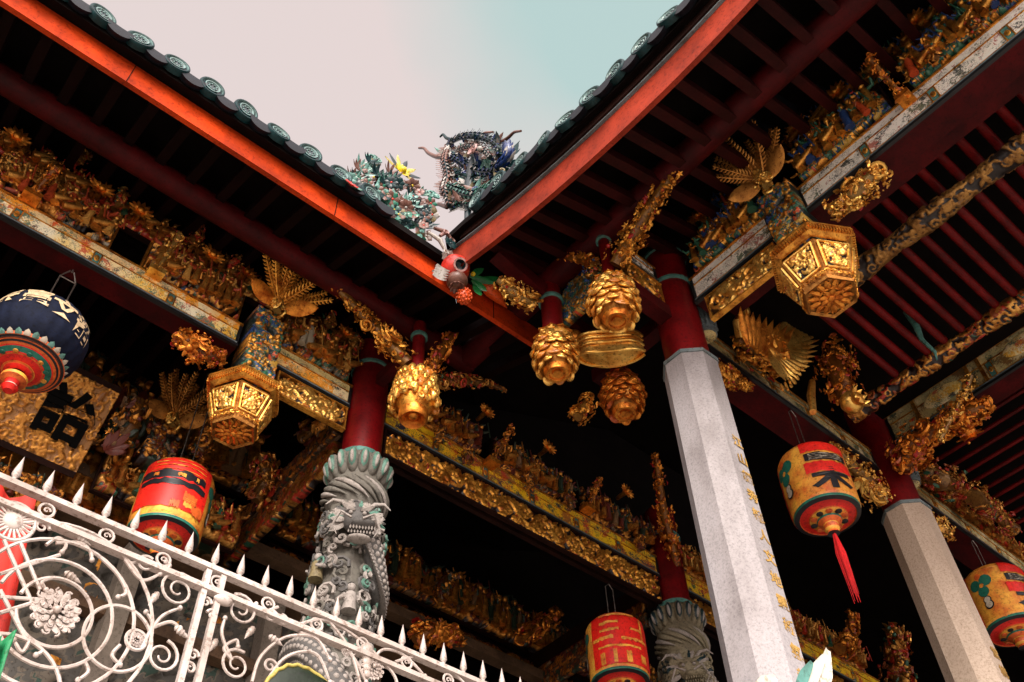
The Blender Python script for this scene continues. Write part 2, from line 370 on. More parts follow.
# organic carved cluster along a path
def frame(t):
    u=t.orthogonal().normalized(); return u,t.cross(u)
def cluster(mb,path,rad,n,s,seed,core=.7,leafw=.5,colfn=None):
    """deep undercut carving: a dark heart with many small leaves, curls, petals and beads standing off it"""
    rnd=random.Random(seed); P=[Vector(p) for p in path]
    if core: mb.hh=.40; mb.col=.1; mb.tube(P,[r*.46 for r in rad],8)
    mb.hh=1; n=int(n*1.9); s=s*.70
    L=[(P[i+1]-P[i]).length*(rad[i]+rad[i+1]+.02) for i in range(len(P)-1)]; tot=sum(L)
    # large scrolls, acanthus leaves and bosses first
    nb=max(4,int(tot/(sum(rad)/len(rad))**2*.32)) if core!=0 else 0
    for i in range(nb):
        q=rnd.random()*tot; a=0
        while a<len(L)-1 and q>L[a]: q-=L[a]; a+=1
        f=min(1,q/L[a]); p=P[a].lerp(P[a+1],f); t=(P[a+1]-P[a]).normalized(); u,w=frame(t); an=rnd.random()*6.28; nr=u*math.cos(an)+w*math.sin(an); rr=rad[a]*(1-f)+rad[a+1]*f; rr=max(rr,.04)
        sd_=t.cross(nr); mb.col=rnd.random()*.75; z=rnd.random(); q=p+nr*rr*.62; sg=rnd.choice([-1,1])
        if z<.5:
            mb.spiral(q,t,sd_*sg,rr*.62,1.45,rr*.15,rnd.random()*6,16,1,rr*.35,6); mb.ell(q+nr*rr*.25,rr*.13,None,7,5)
        elif z<.85:
            d=(t*sg+sd_*rnd.uniform(-1,1)).normalized()
            for k in range(-2,3): mb.leaf(q-d*rr*.5,(d+d.cross(nr)*k*.42),nr,rr*(1.35-.22*abs(k)),rr*.38,rnd.uniform(.15,.4),.3,5)
        else:
            mb.ell(q,(rr*.34,rr*.34,rr*.34),None,10,7)
            for k in range(7): e=t*math.cos(k*.9)+sd_*math.sin(k*.9); mb.leaf(q+nr*rr*.1,e+nr*.4,nr,rr*.6,rr*.3,-.2,.3,4)
    for i in range(n):
        q=rnd.random()*tot; a=0
        while a<len(L)-1 and q>L[a]: q-=L[a]; a+=1
        f=q/L[a] if L[a] else 0; f=min(1,f); p=P[a].lerp(P[a+1],f); t=(P[a+1]-P[a]).normalized(); u,w=frame(t)
        an=rnd.random()*6.28; nr=u*math.cos(an)+w*math.sin(an); rr=rad[a]*(1-f)+rad[a+1]*f
        bulge=.82+.25*math.sin(an*3+seed+f*4+a*2.1); lay=rnd.random()**.6; q=p+nr*rr*bulge*(.35+.75*lay)
        mb.col=colfn(rnd) if colfn else rnd.random(); mb.hh=.40+.60*lay  # pieces nearer the dark core coloured darker, as recess shade
        ss=s*(.45+.9*rnd.random()**1.5); tan=t.cross(nr); b=rnd.random()*6.28; d=t*math.cos(b)+tan*math.sin(b); z=rnd.random()
        if z<.34: mb.leaf(q-d*ss*.4,d-nr*.15*rnd.random(),nr,ss*1.0,ss*.62,rnd.uniform(-.5,.35),.42,4)
        elif z<.72: mb.spiral(q,d,d.cross(nr)+nr*.3*rnd.random(),ss*.42,1.25,ss*.16,rnd.random()*6,9,rnd.choice([-1,1]),ss*.25,4)
        elif z<.84:
            for k in range(5):
                e=d*math.cos(k*1.257)+d.cross(nr)*math.sin(k*1.257); mb.leaf(q,e+nr*.5,nr,ss*.5,ss*.3,-.2,.3,2)
        elif z<.93: mb.tube([q-d*ss*.5,q+nr*ss*.18,q+d*ss*.5],[ss*.05,ss*.13,ss*.05],5)
        else: mb.ell(q,ss*.3,None,7,5)
    mb.hh=1
def carved_log(name,mat,P,Q,r,depth,seed,s,label,cat,cell=.010):
    P=Vector(P);Q=Vector(Q);ax=(Q-P);Lg=ax.length;ax.normalize();u,v=frame(ax);cir=2*PI*r
    H,C=relief(Lg,cir,cell,seed,s*.7,.75); ny,nx=H.shape; ny-=1; H=H[:ny];C=C[:ny]
    A=np.arange(ny)*2*PI/ny; X=np.linspace(0,Lg,nx); rr=r+H*depth+.012*np.sin(X*9)[None,:]
    pos=np.array(P)[None,None]+X[None,:,None]*np.array(ax)+rr[...,None]*(np.cos(A)[:,None,None]*np.array(u)+np.sin(A)[:,None,None]*np.array(v))
    F=[(j*nx+i,j*nx+i+1,((j+1)%ny)*nx+i+1,((j+1)%ny)*nx+i) for j in range(ny) for i in range(nx-1)]
    F+=[tuple(j*nx for j in range(ny))[::-1],tuple(j*nx+nx-1 for j in range(ny))]
    me=bpy.data.meshes.new(name);me.from_pydata(pos.reshape(-1,3).tolist(),[],F);me.materials.append(MATS[mat])
    for nm,arr in (('c',C),('h',H)): a=me.attributes.new(nm,'FLOAT','POINT');a.data.foreach_set('value',arr.ravel().tolist())
    me.shade_smooth();o=bpy.data.objects.new(name,me);COL.objects.link(o);return tag(o,label,cat)
def text_mesh(body,size,off=0,space=1.0,align='CENTER',depth=0.0):
    c=bpy.data.curves.new('t','FONT'); c.body=body; c.size=size; c.offset=off*size; c.align_x=align; c.align_y='CENTER'; c.space_line=space; c.extrude=depth
    o=bpy.data.objects.new('t',c); COL.objects.link(o); bpy.context.view_layer.update()
    me=bpy.data.meshes.new_from_object(o.evaluated_get(bpy.context.evaluated_depsgraph_get())); bpy.data.objects.remove(o); bpy.data.curves.remove(c)
    return me
def text_on(name,body,size,mat,M,parent,off=.02,space=1.0,depth=.004):
    me=text_mesh(body,size,off,space,depth=depth); me.materials.clear(); me.materials.append(MATS[mat]); me.transform(M)
    o=bpy.data.objects.new(name,me); COL.objects.link(o); put(o,parent); return o
def text_wrap(name,body,size,mat,axis,rfun,a0,z,parent,off=.03,sx=1.0,lift=.004):
    import bmesh
    me=text_mesh(body,size,off); bm=bmesh.new(); bm.from_mesh(me)
    bmesh.ops.triangulate(bm,faces=bm.faces)
    bmesh.ops.subdivide_edges(bm,edges=[e for e in bm.edges if e.calc_length()>size*.12],cuts=1)
    bmesh.ops.triangulate(bm,faces=bm.faces)
    bmesh.ops.subdivide_edges(bm,edges=[e for e in bm.edges if e.calc_length()>size*.12],cuts=1)
    for v_ in bm.verts:
        zz=z+v_.co.y; r=rfun(zz)+lift; a=a0+v_.co.x*sx/rfun(z); v_.co=Vector((axis[0]+r*math.cos(a),axis[1]+r*math.sin(a),axis[2]+zz))
    bm.to_mesh(me); bm.free(); me.materials.clear(); me.materials.append(MATS[mat]); o=bpy.data.objects.new(name,me); COL.objects.link(o); put(o,parent); return o
# ---------------------------------------------------------------- world, sun, camera
SUNEL,SUNAZ=R(24),None
sd=Vector((-.60,-.80,0)).normalized()        # horizontal direction towards the sun
w=bpy.data.worlds.new('World'); S.world=w; w.use_nodes=True; nt=w.node_tree; bg=nt.nodes['Background']
sky=N(nt,'ShaderNodeTexSky'); sky.sky_type='NISHITA'; sky.sun_disc=False; sky.sun_elevation=SUNEL; sky.sun_rotation=math.atan2(sd.x,sd.y)
sky.air_density=1.2; sky.dust_density=1.5
tc=N(nt,'ShaderNodeTexCoord'); mp=N(nt,'ShaderNodeMapping'); mp.inputs['Scale'].default_value=(1,1,1.3); nt.links.new(tc.outputs['Generated'],mp.inputs[0])
cn=N(nt,'ShaderNodeTexNoise'); cn.inputs['Scale'].default_value=2.3; cn.inputs['Detail'].default_value=5; cn.inputs['Roughness'].default_value=.45; nt.links.new(mp.outputs[0],cn.inputs['Vector'])
# thicker cloud over the hall, a thinner teal gap towards the wing
dirv=(CX*(700-512)+CD*(-60-341)+CF*FPX).normalized()
dt=N(nt,'ShaderNodeVectorMath',operation='DOT_PRODUCT'); nt.links.new(tc.outputs['Generated'],dt.inputs[0]); dt.inputs[1].default_value=dirv
gr=N(nt,'ShaderNodeMapRange'); gr.inputs[1].default_value=.93; gr.inputs[2].default_value=.995; nt.links.new(dt.outputs['Value'],gr.inputs[0])
nm=N(nt,'ShaderNodeMapRange'); nm.inputs[1].default_value=.40; nm.inputs[2].default_value=.60; nm.inputs[3].default_value=-.34; nm.inputs[4].default_value=.26; nt.links.new(cn.outputs[0],nm.inputs[0])
ad=N(nt,'ShaderNodeMath',operation='ADD'); ad.use_clamp=True; nt.links.new(gr.outputs[0],ad.inputs[0]); nt.links.new(nm.outputs[0],ad.inputs[1])
SKY=(.80,.685,.665); GAP=(.50,.66,.64)
cl=mixc(nt,ad.outputs[0],SKY,GAP)
sc_=N(nt,'ShaderNodeVectorMath',operation='SCALE'); nt.links.new(sky.outputs[0],sc_.inputs[0]); sc_.inputs['Scale'].default_value=.008
add=N(nt,'ShaderNodeVectorMath',operation='ADD'); nt.links.new(cl,add.inputs[0]); nt.links.new(sc_.outputs[0],add.inputs[1])
dg=N(nt,'ShaderNodeVectorMath',operation='DOT_PRODUCT'); nt.links.new(tc.outputs['Generated'],dg.inputs[0]); dg.inputs[1].default_value=(sd.x*math.cos(SUNEL),sd.y*math.cos(SUNEL),math.sin(SUNEL))
gl=N(nt,'ShaderNodeMapRange'); gl.interpolation_type='SMOOTHSTEP'; gl.inputs[1].default_value=.25; gl.inputs[2].default_value=1.0; gl.inputs[3].default_value=1.0; gl.inputs[4].default_value=6.2; nt.links.new(dg.outputs['Value'],gl.inputs[0])  # sky brightened around the sun, added out of view to light the facades
s2=N(nt,'ShaderNodeVectorMath',operation='SCALE'); nt.links.new(add.outputs[0],s2.inputs[0]); nt.links.new(gl.outputs[0],s2.inputs['Scale'])
nt.links.new(s2.outputs[0],bg.inputs[0]); bg.inputs[1].default_value=.585
sl=bpy.data.lights.new('sun','SUN'); sl.energy=2.0; sl.angle=R(16); sl.color=(1,.93,.84); so=bpy.data.objects.new('sun',sl); COL.objects.link(so)
tosun=Vector((sd.x*math.cos(SUNEL),sd.y*math.cos(SUNEL),math.sin(SUNEL))); so.rotation_euler=tosun.to_track_quat('Z','Y').to_euler()
S.view_settings.view_transform='Standard'; S.view_settings.look='None'; S.view_settings.exposure=.74; S.view_settings.gamma=1
cam=bpy.data.cameras.new('camera'); co=bpy.data.objects.new('camera',cam); COL.objects.link(co); S.camera=co
cam.sensor_width=36; cam.lens=36*FPX/1024; cam.clip_end=500; cam.clip_start=.05
f=CF.normalized(); r_=(CX-f*CX.dot(f)).normalized(); u_=r_.cross(f)
co.matrix_world=Matrix((r_,u_,-f)).transposed().to_4x4()
S.cycles.max_bounces=8; S.cycles.diffuse_bounces=5
# ================================================================ SETTING
GZ=-1.9
mb=MB(); mb.add([(-60,-60,GZ),(60,-60,GZ),(60,60,GZ),(-60,60,GZ)],[(0,1,2,3)]); tag(mb.build('ground','earth'),None,None,kind='structure')
mb=MB(); mb.bx(-14,2.4,-14,2.75,GZ+.004,GZ+.12); tag(mb.build('courtyard_paving','paving'),None,None,kind='structure')
mb=MB(); mb.bx(-9,13,2.8,9.6,GZ,.25); mb.bx(2.5,13,-6,2.8,GZ,.25); tag(mb.build('terrace','terrace'),None,None,kind='structure')
# ================================================================ ROOFS
def zr(y): return 6.05+.072*(y-1.5)**2      # sagging underside of the wing's fascia
hall=thing('tiled_roof','dark overhanging roof with bright orange red fascia and ringed tile ends, left side','roof',(0,3.84,6.3))
wing=thing('tiled_roof','dark overhanging roof with salmon red curved fascia seen edge on, right side','roof',(2.8,0,6.1))
# fascia boards
mb=MB(); mb.bx(-3.0,4.15,3.84,3.88,6.28,6.53); mb.build('fascia_board','vermilion',hall)
mb=MB()
for x_ in (-1.6,.02,1.72,3.3): mb.bx(x_,x_+.006,3.835,3.8399,6.282,6.528)
mb.build('board_joint','umber',hall)
mb=MB(); mb.bx(-3.0,2.7,3.80,3.839,6.535,6.56); mb.build('eave_lath','umber',hall)
def curved_x(mb,x0,x1,za,zb,y0,y1,n=40):
    vs=[];
    for i in range(n+1):
        y=y0+(y1-y0)*i/n; z=zr(y); vs+=[(x0,y,z+za),(x1,y,z+za),(x1,y,z+zb),(x0,y,z+zb)]
    fs=[(i*4+k,i*4+(k+1)%4,(i+1)*4+(k+1)%4,(i+1)*4+k) for i in range(n) for k in range(4)]+[(3,2,1,0),(n*4,n*4+1,n*4+2,n*4+3)]
    mb.add(vs,fs)
mb=MB(); curved_x(mb,2.80,2.84,0,.30,-3.2,3.79); mb.build('fascia_board','salmon_red',wing)
mb=MB(); curved_x(mb,2.775,2.81,.303,.318,-3.2,3.79); mb.build('eave_strip','trim_grey',wing)
mb=MB(); curved_x(mb,2.76,2.80,.322,.42,-3.2,3.62); mb.build('carved_eave_board','umber',wing)
# tile ends (round, ringed) + drip tiles between + tile ribs
def disc_mb():
    mb=MB()   # faces local -Y
    def P(r,y): return (r,y)
    prof=[(.001,-.012),(.046,-.012),(.052,-.020),(.060,-.020),(.066,-.008),(.078,-.008),(.084,-.022),(.094,-.022),(.100,-.012),(.100,.035),(.001,.035)]
    mats=['tile_dark','tile_mint','tile_mint','tile_teal','tile_teal','tile_mint','tile_teal','tile_teal','tile_teal','tile_dark']
    mb.M=Matrix.Rotation(R(-90),4,'X')
    mb.lathe(prof,22,mats=mats)
    mb.M=Matrix.Identity(4)
    mb.mat('tile_mint')
    for k in range(8):
        a=k*PI/4; mb.ell((.03*math.cos(a),-.016,.03*math.sin(a)),(.008,.006,.008),None,6,4)
    return mb
dm=disc_mb().build('tile_end',None,None,smooth=40)
dm.data.transform(Matrix.Rotation(R(180),4,'X')@Matrix.Identity(4)) if False else None
mb=MB(); # drip tile: sagging curved lip
vs=[];n=12
for i in range(n+1):
    a=PI*(i/n); x=-.095*math.cos(a); z=-.055*math.sin(a)
    vs+=[(x,-.03,z*1.5-.01),(x,-.03,z*.35+.03),(x,.14,z*.3+.09),(x,.14,z*.9+.05)]
mb.add(vs,[(i*4+k,i*4+(k+1)%4,(i+1)*4+(k+1)%4,(i+1)*4+k) for i in range(n) for k in range(4)]+[(3,2,1,0),(n*4,n*4+1,n*4+2,n*4+3)])
dt_=mb.build('drip_tile','tile_slate',None,smooth=50)
mb=MB(); mb.tube([(0,0.03,0),(0,2.5,1.125)],.082,10); rt=mb.build('tile_rib','tile_slate',None,smooth=50)
first=True
def place(src,parent,M,use):
    o=src if use else src.copy()
    if not use: COL.objects.link(o)
    o.parent=parent; o.matrix_parent_inverse=world(parent).inverted(); o.matrix_basis=M; return o
rnd=random.Random(5)
for i in range(-9,8):
    x=-.32+.28*(i+1)+.0
    if x>2.62: continue
    jit=Matrix.Rotation(R(rnd.uniform(-9,9)),4,'Z')@Matrix.Rotation(R(-4+rnd.uniform(-8,8)),4,'X')@Matrix.Rotation(rnd.uniform(0,6),4,'Y')
    place(dm,hall,Matrix.Translation((x,3.70,6.61+rnd.uniform(-.006,.006)))@jit,first)
    place(dt_,hall,Matrix.Translation((x+.14,3.71,6.575+rnd.uniform(-.006,.006))),first)
    if x<2.4: place(rt,hall,Matrix.Translation((x,3.72,6.61)),first)
    first=False
RZ=Matrix.Rotation(R(-90),4,'Z')
for i in range(0,25):
    y=3.27-.262*i+.0
    z=zr(y)+.49
    jit=Matrix.Rotation(R(rnd.uniform(-9,9)),4,'Z')@Matrix.Rotation(R(-4+rnd.uniform(-8,8)),4,'X')@Matrix.Rotation(rnd.uniform(0,6),4,'Y')
    place(dm,wing,Matrix.Translation((2.66,y,z))@RZ@jit,False)
    place(dt_,wing,Matrix.Translation((2.67,y-.131,z-.035))@RZ,False)
    place(rt,wing,Matrix.Translation((2.68,y,z))@RZ,False)
# decks (solid slabs) meeting along the valley
def deck(mb,rows,th=.07):
    nr=len(rows);nc=len(rows[0]); vs=[p for r in rows for p in r]+[(p[0],p[1],p[2]-th) for r in rows for p in r]; o=nr*nc; fs=[]
    for j in range(nr-1):
        for i in range(nc-1):
            a=j*nc+i; q=(a,a+1,a+nc+1,a+nc); fs+=[q,tuple(x+o for x in q[::-1])]
    for i in range(nc-1): fs+=[(i+1,i,i+o,i+1+o),((nr-1)*nc+i,(nr-1)*nc+i+1,(nr-1)*nc+i+1+o,(nr-1)*nc+i+o)]
    mb.add(vs,fs)
mb=MB(); rows=[]
for t in (0,.35,1,2,4,6):
    z=6.56+.45*t; xe=2.72+t; rows.append([(x,3.74+t,z) for x in np.linspace(-5,xe,14)])
deck(mb,rows); mb.build('roof_deck','shade_black_wood',hall)
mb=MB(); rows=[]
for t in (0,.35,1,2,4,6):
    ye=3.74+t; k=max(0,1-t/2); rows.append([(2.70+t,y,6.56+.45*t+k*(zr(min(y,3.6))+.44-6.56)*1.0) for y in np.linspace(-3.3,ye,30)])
deck(mb,rows); mb.build('roof_deck','shade_black_wood',wing)
mb=MB(); mb.bx(8.7,17,-3.3,14,9.2,9.3); mb.build('inner_ceiling','shade_black_wood',wing)
# rafters and purlins
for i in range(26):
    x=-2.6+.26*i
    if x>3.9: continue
    mb=MB(); mb.bar((x,3.89,6.40),(x,5.35,7.00),.075,.09); mb.build('rafter','rafter_red_shade',hall)
mb=MB(); mb.tube([(-3,4.6,6.62),(3.68,4.6,6.62)],.105,14); mb.build('purlin','red_beam',hall,smooth=50)
for i in range(25):
    y=3.4-.25*i
    mb=MB(); mb.bar((2.85,y,zr(y)+.20),(4.5,y,6.95),.075,.10); mb.build('rafter','rafter_maroon',wing)
mb=MB(); mb.tube([(3.6,-3.2,6.62),(3.6,4.55,6.62)],.115,14); mb.build('purlin','red_beam',wing,smooth=50)
# ================================================================ COLUMNS
def octa(mb,c,r,z0,z1,rot=PI/8,n=8): mb.lathe([(r,z0),(r,z1)],n,c,rot,cap=True)
def stone_column(X,Y,z0,z1,mat,label,body,tz):
    t=thing('stone_column',label,'column',(X,Y,z0))
    mb=MB(); mb.lathe([(.222,z0+.3),(.226,(z0+z1)/2),(.215,z1)],8,(X,Y,0),PI/8,cap=True); mb.build('shaft',mat,t)
    mb=MB(); octa(mb,(X,Y,0),.225,z1,z1+.035); mb.build('shaft_collar','trim_grey',t)
    mb=MB(); mb.lathe([(.32,z0),(.34,z0+.1),(.27,z0+.22),(.25,z0+.3)],24,(X,Y,0)); mb.build('plinth',mat,t,smooth=40)
    mb=MB(); mb.tube([(X,Y,z1+.035),(X,Y,6.95)],.175,20); mb.build('timber_post','red_post',t,smooth=50)
    M=Matrix.Translation((X+.03,Y-.2095,tz))@Matrix.Rotation(R(90),4,'X'); text_on('inscription',body,.105,'insc_gold',M,t,.02,1.55,.001)
    return t
zA=5.5
colA=stone_column(4.4,2.8,.25,zA,'granite','tall pale grey octagonal stone column with gilt inscription, nearest at centre right','column'[:0]+'\n'.join('江山鍾秀毓人文地靈新氣起龍山'),3.55)
colB=stone_column(7.3,2.8,.25,5.57,'granite_warm','tan octagonal stone column with faint gilt inscription, between the two right hand lanterns','\n'.join('堂構煥然新棟宇巍峨光海國'),3.2)
def ring(t,X,Y,Z,r,n=20,h=.035,mat='teal_paint'):
    mb=MB(); mb.lathe([(r,Z),(r+.018,Z+.006),(r+.018,Z+h),(r,Z+h+.006)],n,(X,Y,0)); mb.build('ring',mat,t,smooth=40)
ring(colA,4.4,2.8,6.47,.176); ring(colA,4.4,2.8,6.9,.176)
# carved dragon columns -----------------------------------------------------------------
def lotus_capital(mb,X,Y,z,r,stone,inset,dark):
    mb.mat(stone); mb.lathe([(r*.86,z-.52),(r*1.06,z-.46),(r*1.16,z-.36),(r*1.1,z-.27),(r*.92,z-.22),(r*.95,z-.18),(r*1.12,z-.06),(r*1.0,z),(r*.5,z)],32,(X,Y,0))
    for k in range(16):
        a=2*PI*k/16; ca,sa=math.cos(a),math.sin(a); d=Vector((ca,sa,0)); rot=Matrix((d.cross(Vector((0,0,1))),d,Vector((0,0,1)))).transposed()@Matrix.Rotation(R(-16),3,'X')
        mb.mat(stone); mb.ell(Vector((X,Y,z-.11))+d*r*1.0,(.048,.05,.115),rot,10,8)
        mb.mat(dark); mb.ell(Vector((X,Y,z-.10))+d*(r*1.0+.030),(.034,.035,.088),rot,10,8)
        mb.mat(inset); mb.ell(Vector((X,Y,z-.105))+d*(r*1.0+.046),(.020,.028,.062),rot,8,6)
    # swirling band under the petals
    for k in range(17):
        a=2*PI*k/17; pts=[]
        for i in range(7):
            t=i/6; b=a+t*1.3; zz=z-.28-.20*t; rr=r*1.10+.02*math.sin(PI*t); pts.append((X+rr*math.cos(b),Y+rr*math.sin(b),zz))
        mb.mat(stone if k%3 else inset); mb.tube(pts,[.005,.014,.020,.023,.020,.014,.004],6)
def dragon_column(X,Y,zt,mats,label,seed):
    st,inset,dark,scale_,spine=mats; t=thing('dragon_column',label,'column',(X,Y,.25)); r=.20
    mb=MB(); mb.lathe([(r,.55),(r,zt-.5)],10,(X,Y,0)); mb.build('shaft',st,t,smooth=False)
    mb=MB(); lotus_capital(mb,X,Y,zt,.212,st,inset,dark); mb.build('lotus_capital',None,t,smooth=60)
    mb=MB(); mb.lathe([(.36,.25),(.38,.35),(.3,.45),(.26,.55)],24,(X,Y,0)); mb.build('plinth',st,t,smooth=40)
    mb=MB(); mb.tube([(X,Y,zt),(X,Y,6.9)],.165,20); mb.build('timber_post','red_post',t,smooth=50)
    ring(t,X,Y,zt+.02,.17,20,.05); ring(t,X,Y,6.52,.166)
    # coiling body
    rnd=random.Random(seed); mb=MB(); n=170; pts=[];rad=[];az0=math.atan2(-Y,-X)
    for i in range(n+1):
        u=i/n; a=az0+.35+u*9.8; z=zt-.86-u*1.95+.07*math.sin(a*2.3); R0=r+.05+.02*math.sin(a*3+1); pts.append(Vector((X+R0*math.cos(a),Y+R0*math.sin(a),z))); rad.append(.05+.055*math.sin(PI*min(1,u*.9+.10)))
    mb.mat(scale_); mb.tube(pts,rad,12)
    for i in range(2,n-1):
        p=pts[i]; tt=(pts[i+1]-pts[i-1]).normalized(); out=Vector((p.x-X,p.y-Y,0)).normalized(); sd_=tt.cross(out).normalized()
        for j,bk in enumerate((-1.1,-.55,0,.55,1.1)):
            if (i+j)%2: continue
            d=out*math.cos(bk)+sd_*math.sin(bk); mb.mat(inset); rot=Matrix((tt,tt.cross(d),d)).transposed(); mb.ell(p+d*rad[i]*.97,(.021,.019,.011),rot,7,4)
        mb.mat(spine); d=(out*.35-sd_*.94).normalized() if sd_.z>0 else (out*.35+sd_*.94).normalized()
        mb.leaf(p+d*rad[i]*.85,d+tt*.5,out,.085,.06,.2,.35,3)
    mb.build('dragon_body',None,t,smooth=60)
    # head, facing the courtyard
    mb=MB(); fd=Vector((-math.cos(math.atan2(Y,X)),-math.sin(math.atan2(Y,X)),0)); sdv=Vector((-fd.y,fd.x,0)); hc=Vector((X,Y,zt-.80))+fd*(r+.12)+sdv*.03
    rot=Matrix((sdv,fd,Vector((0,0,1)))).transposed()
    mb.mat(scale_); mb.ell(hc,(.11,.09,.11),rot,12,8); mb.ell(hc+fd*.06+Vector((0,0,-.09))+sdv*.05,(.10,.08,.035),rot,10,7); mb.mat(spine); mb.ell(hc+fd*.07+Vector((0,0,-.075))+sdv*.13,(.03,.04,.03),rot,8,6); mb.ell(hc+fd*.03+Vector((0,0,-.19))+sdv*.03,(.09,.06,.022),rot,10,7)
    for q in range(9): mb.leaf(hc+fd*.09+sdv*(-.04+.022*q)-Vector((0,0,.115)),(0,0,-1),fd,.035,.016,0,.4,2); mb.leaf(hc+fd*.08+sdv*(-.05+.022*q)-Vector((0,0,.178)),(0,0,1),fd,.03,.014,0,.4,2)
    for sg in(-1,1):
        mb.mat(inset); mb.ell(hc+sdv*sg*.05+fd*.085+Vector((0,0,.0)),.017,None,8,6); mb.mat(spine); mb.leaf(hc+sdv*sg*.02+fd*.09+Vector((0,0,.02)),sdv*sg+Vector((0,0,.5)),fd,.10,.035,.1,.4,4); mb.leaf(hc+sdv*sg*.09+fd*.03+Vector((0,0,-.03)),sdv*sg+Vector((0,0,.2)),fd,.10,.06,-.2,.3,4)
        mb.mat(inset); mb.tube([hc+sdv*sg*.06+Vector((0,0,.08)),hc+sdv*sg*.12+Vector((0,0,.16)),hc+sdv*sg*.19+Vector((0,0,.17)),hc+sdv*sg*.24+Vector((0,0,.12))],[.02,.018,.014,.004],7)
        mb.tube([hc+sdv*sg*.04+fd*.14-Vector((0,0,.09)),hc+sdv*sg*.12+fd*.15-Vector((0,0,.05)),hc+sdv*sg*.17+fd*.1-Vector((0,0,.14)),hc+sdv*sg*.13+fd*.1-Vector((0,0,.22))],[.012,.011,.009,.003],6)
    for k in range(22):
        a=-.5+4.1*k/21; d=sdv*math.cos(a)+Vector((0,0,1))*math.sin(a); mb.mat((spine,inset,dark,scale_)[k%4]); mb.leaf(hc+d*.08,d,fd,.13,.06,-.3,.35,4); mb.spiral(hc+d*.17-fd*.02,d,Vector((0,0,1)).cross(fd).normalized() if k%2 else Vector((0,0,1)),.035,1.2,.012,k,9)
    mb.build('dragon_head',None,t,smooth=60)
    # clouds and little figures
    mb=MB()
    for k in range(330):
        a=az0+rnd.uniform(-1.9,1.9); z=zt-.60-rnd.random()*2.6; out=Vector((math.cos(a),math.sin(a),0)); tg=Vector((-out.y,out.x,0)); p=Vector((X,Y,z))+out*(r+.015+rnd.random()*.05)
        mb.mat(rnd.choice([st,inset,scale_,spine,dark])); mb.spiral(p,tg,Vector((0,0,1)),.035+.04*rnd.random(),1.3,.015,rnd.random()*6,10,rnd.choice([-1,1]),.02)
    mb.build('cloud_scrolls',None,t,smooth=60)
    for k,(da,dz) in enumerate(((-.95,-1.12),(.95,-1.75),(-.7,-2.3),(.2,-1.42))):
        mb=MB(); a=az0+da; out=Vector((math.cos(a),math.sin(a),0)); tg=Vector((-out.y,out.x,0)); p=Vector((X,Y,zt+dz))+out*(r+.055)
        rot=Matrix((tg,out,Vector((0,0,1)))).transposed(); mb.mat(['stone_ochre','granite_pale','granite_dark','granite_pale'][k]); mb.tube([p-Vector((0,0,.11)),p-Vector((0,0,.05)),p+Vector((0,0,.03)),p+Vector((0,0,.05))],[.055,.045,.042,.02],9)
        mb.mat(inset); mb.ell(p+Vector((0,0,.085)),.034,None,9,7); mb.mat('char_black'); mb.ell(p+Vector((0,0,.11))-out*.01,(.03,.03,.022),rot,8,5)
        mb.mat(spine)
        for sg in(-1,1): mb.tube([p+tg*sg*.04+Vector((0,0,.02)),p+tg*sg*.085-Vector((0,0,.03)),p+tg*sg*.05+out*.05-Vector((0,0,.03))],[.018,.016,.010],6)
        mb.build('figure_carving',None,t,smooth=60)
    return t
dragon_column(3.0,5.2,5.40,('granite_green','granite_pale','stone_teal','granite_dark','granite_pale'),'grey green stone column wrapped by a carved dragon under a lotus capital, behind the white fence',3)
dragon_column(6.83,5.2,5.62,('granite_olive','granite_pale','tile_dark','granite_olive','granite_olive'),'dark olive carved stone column with lotus capital, behind the tall grey stone column',8)
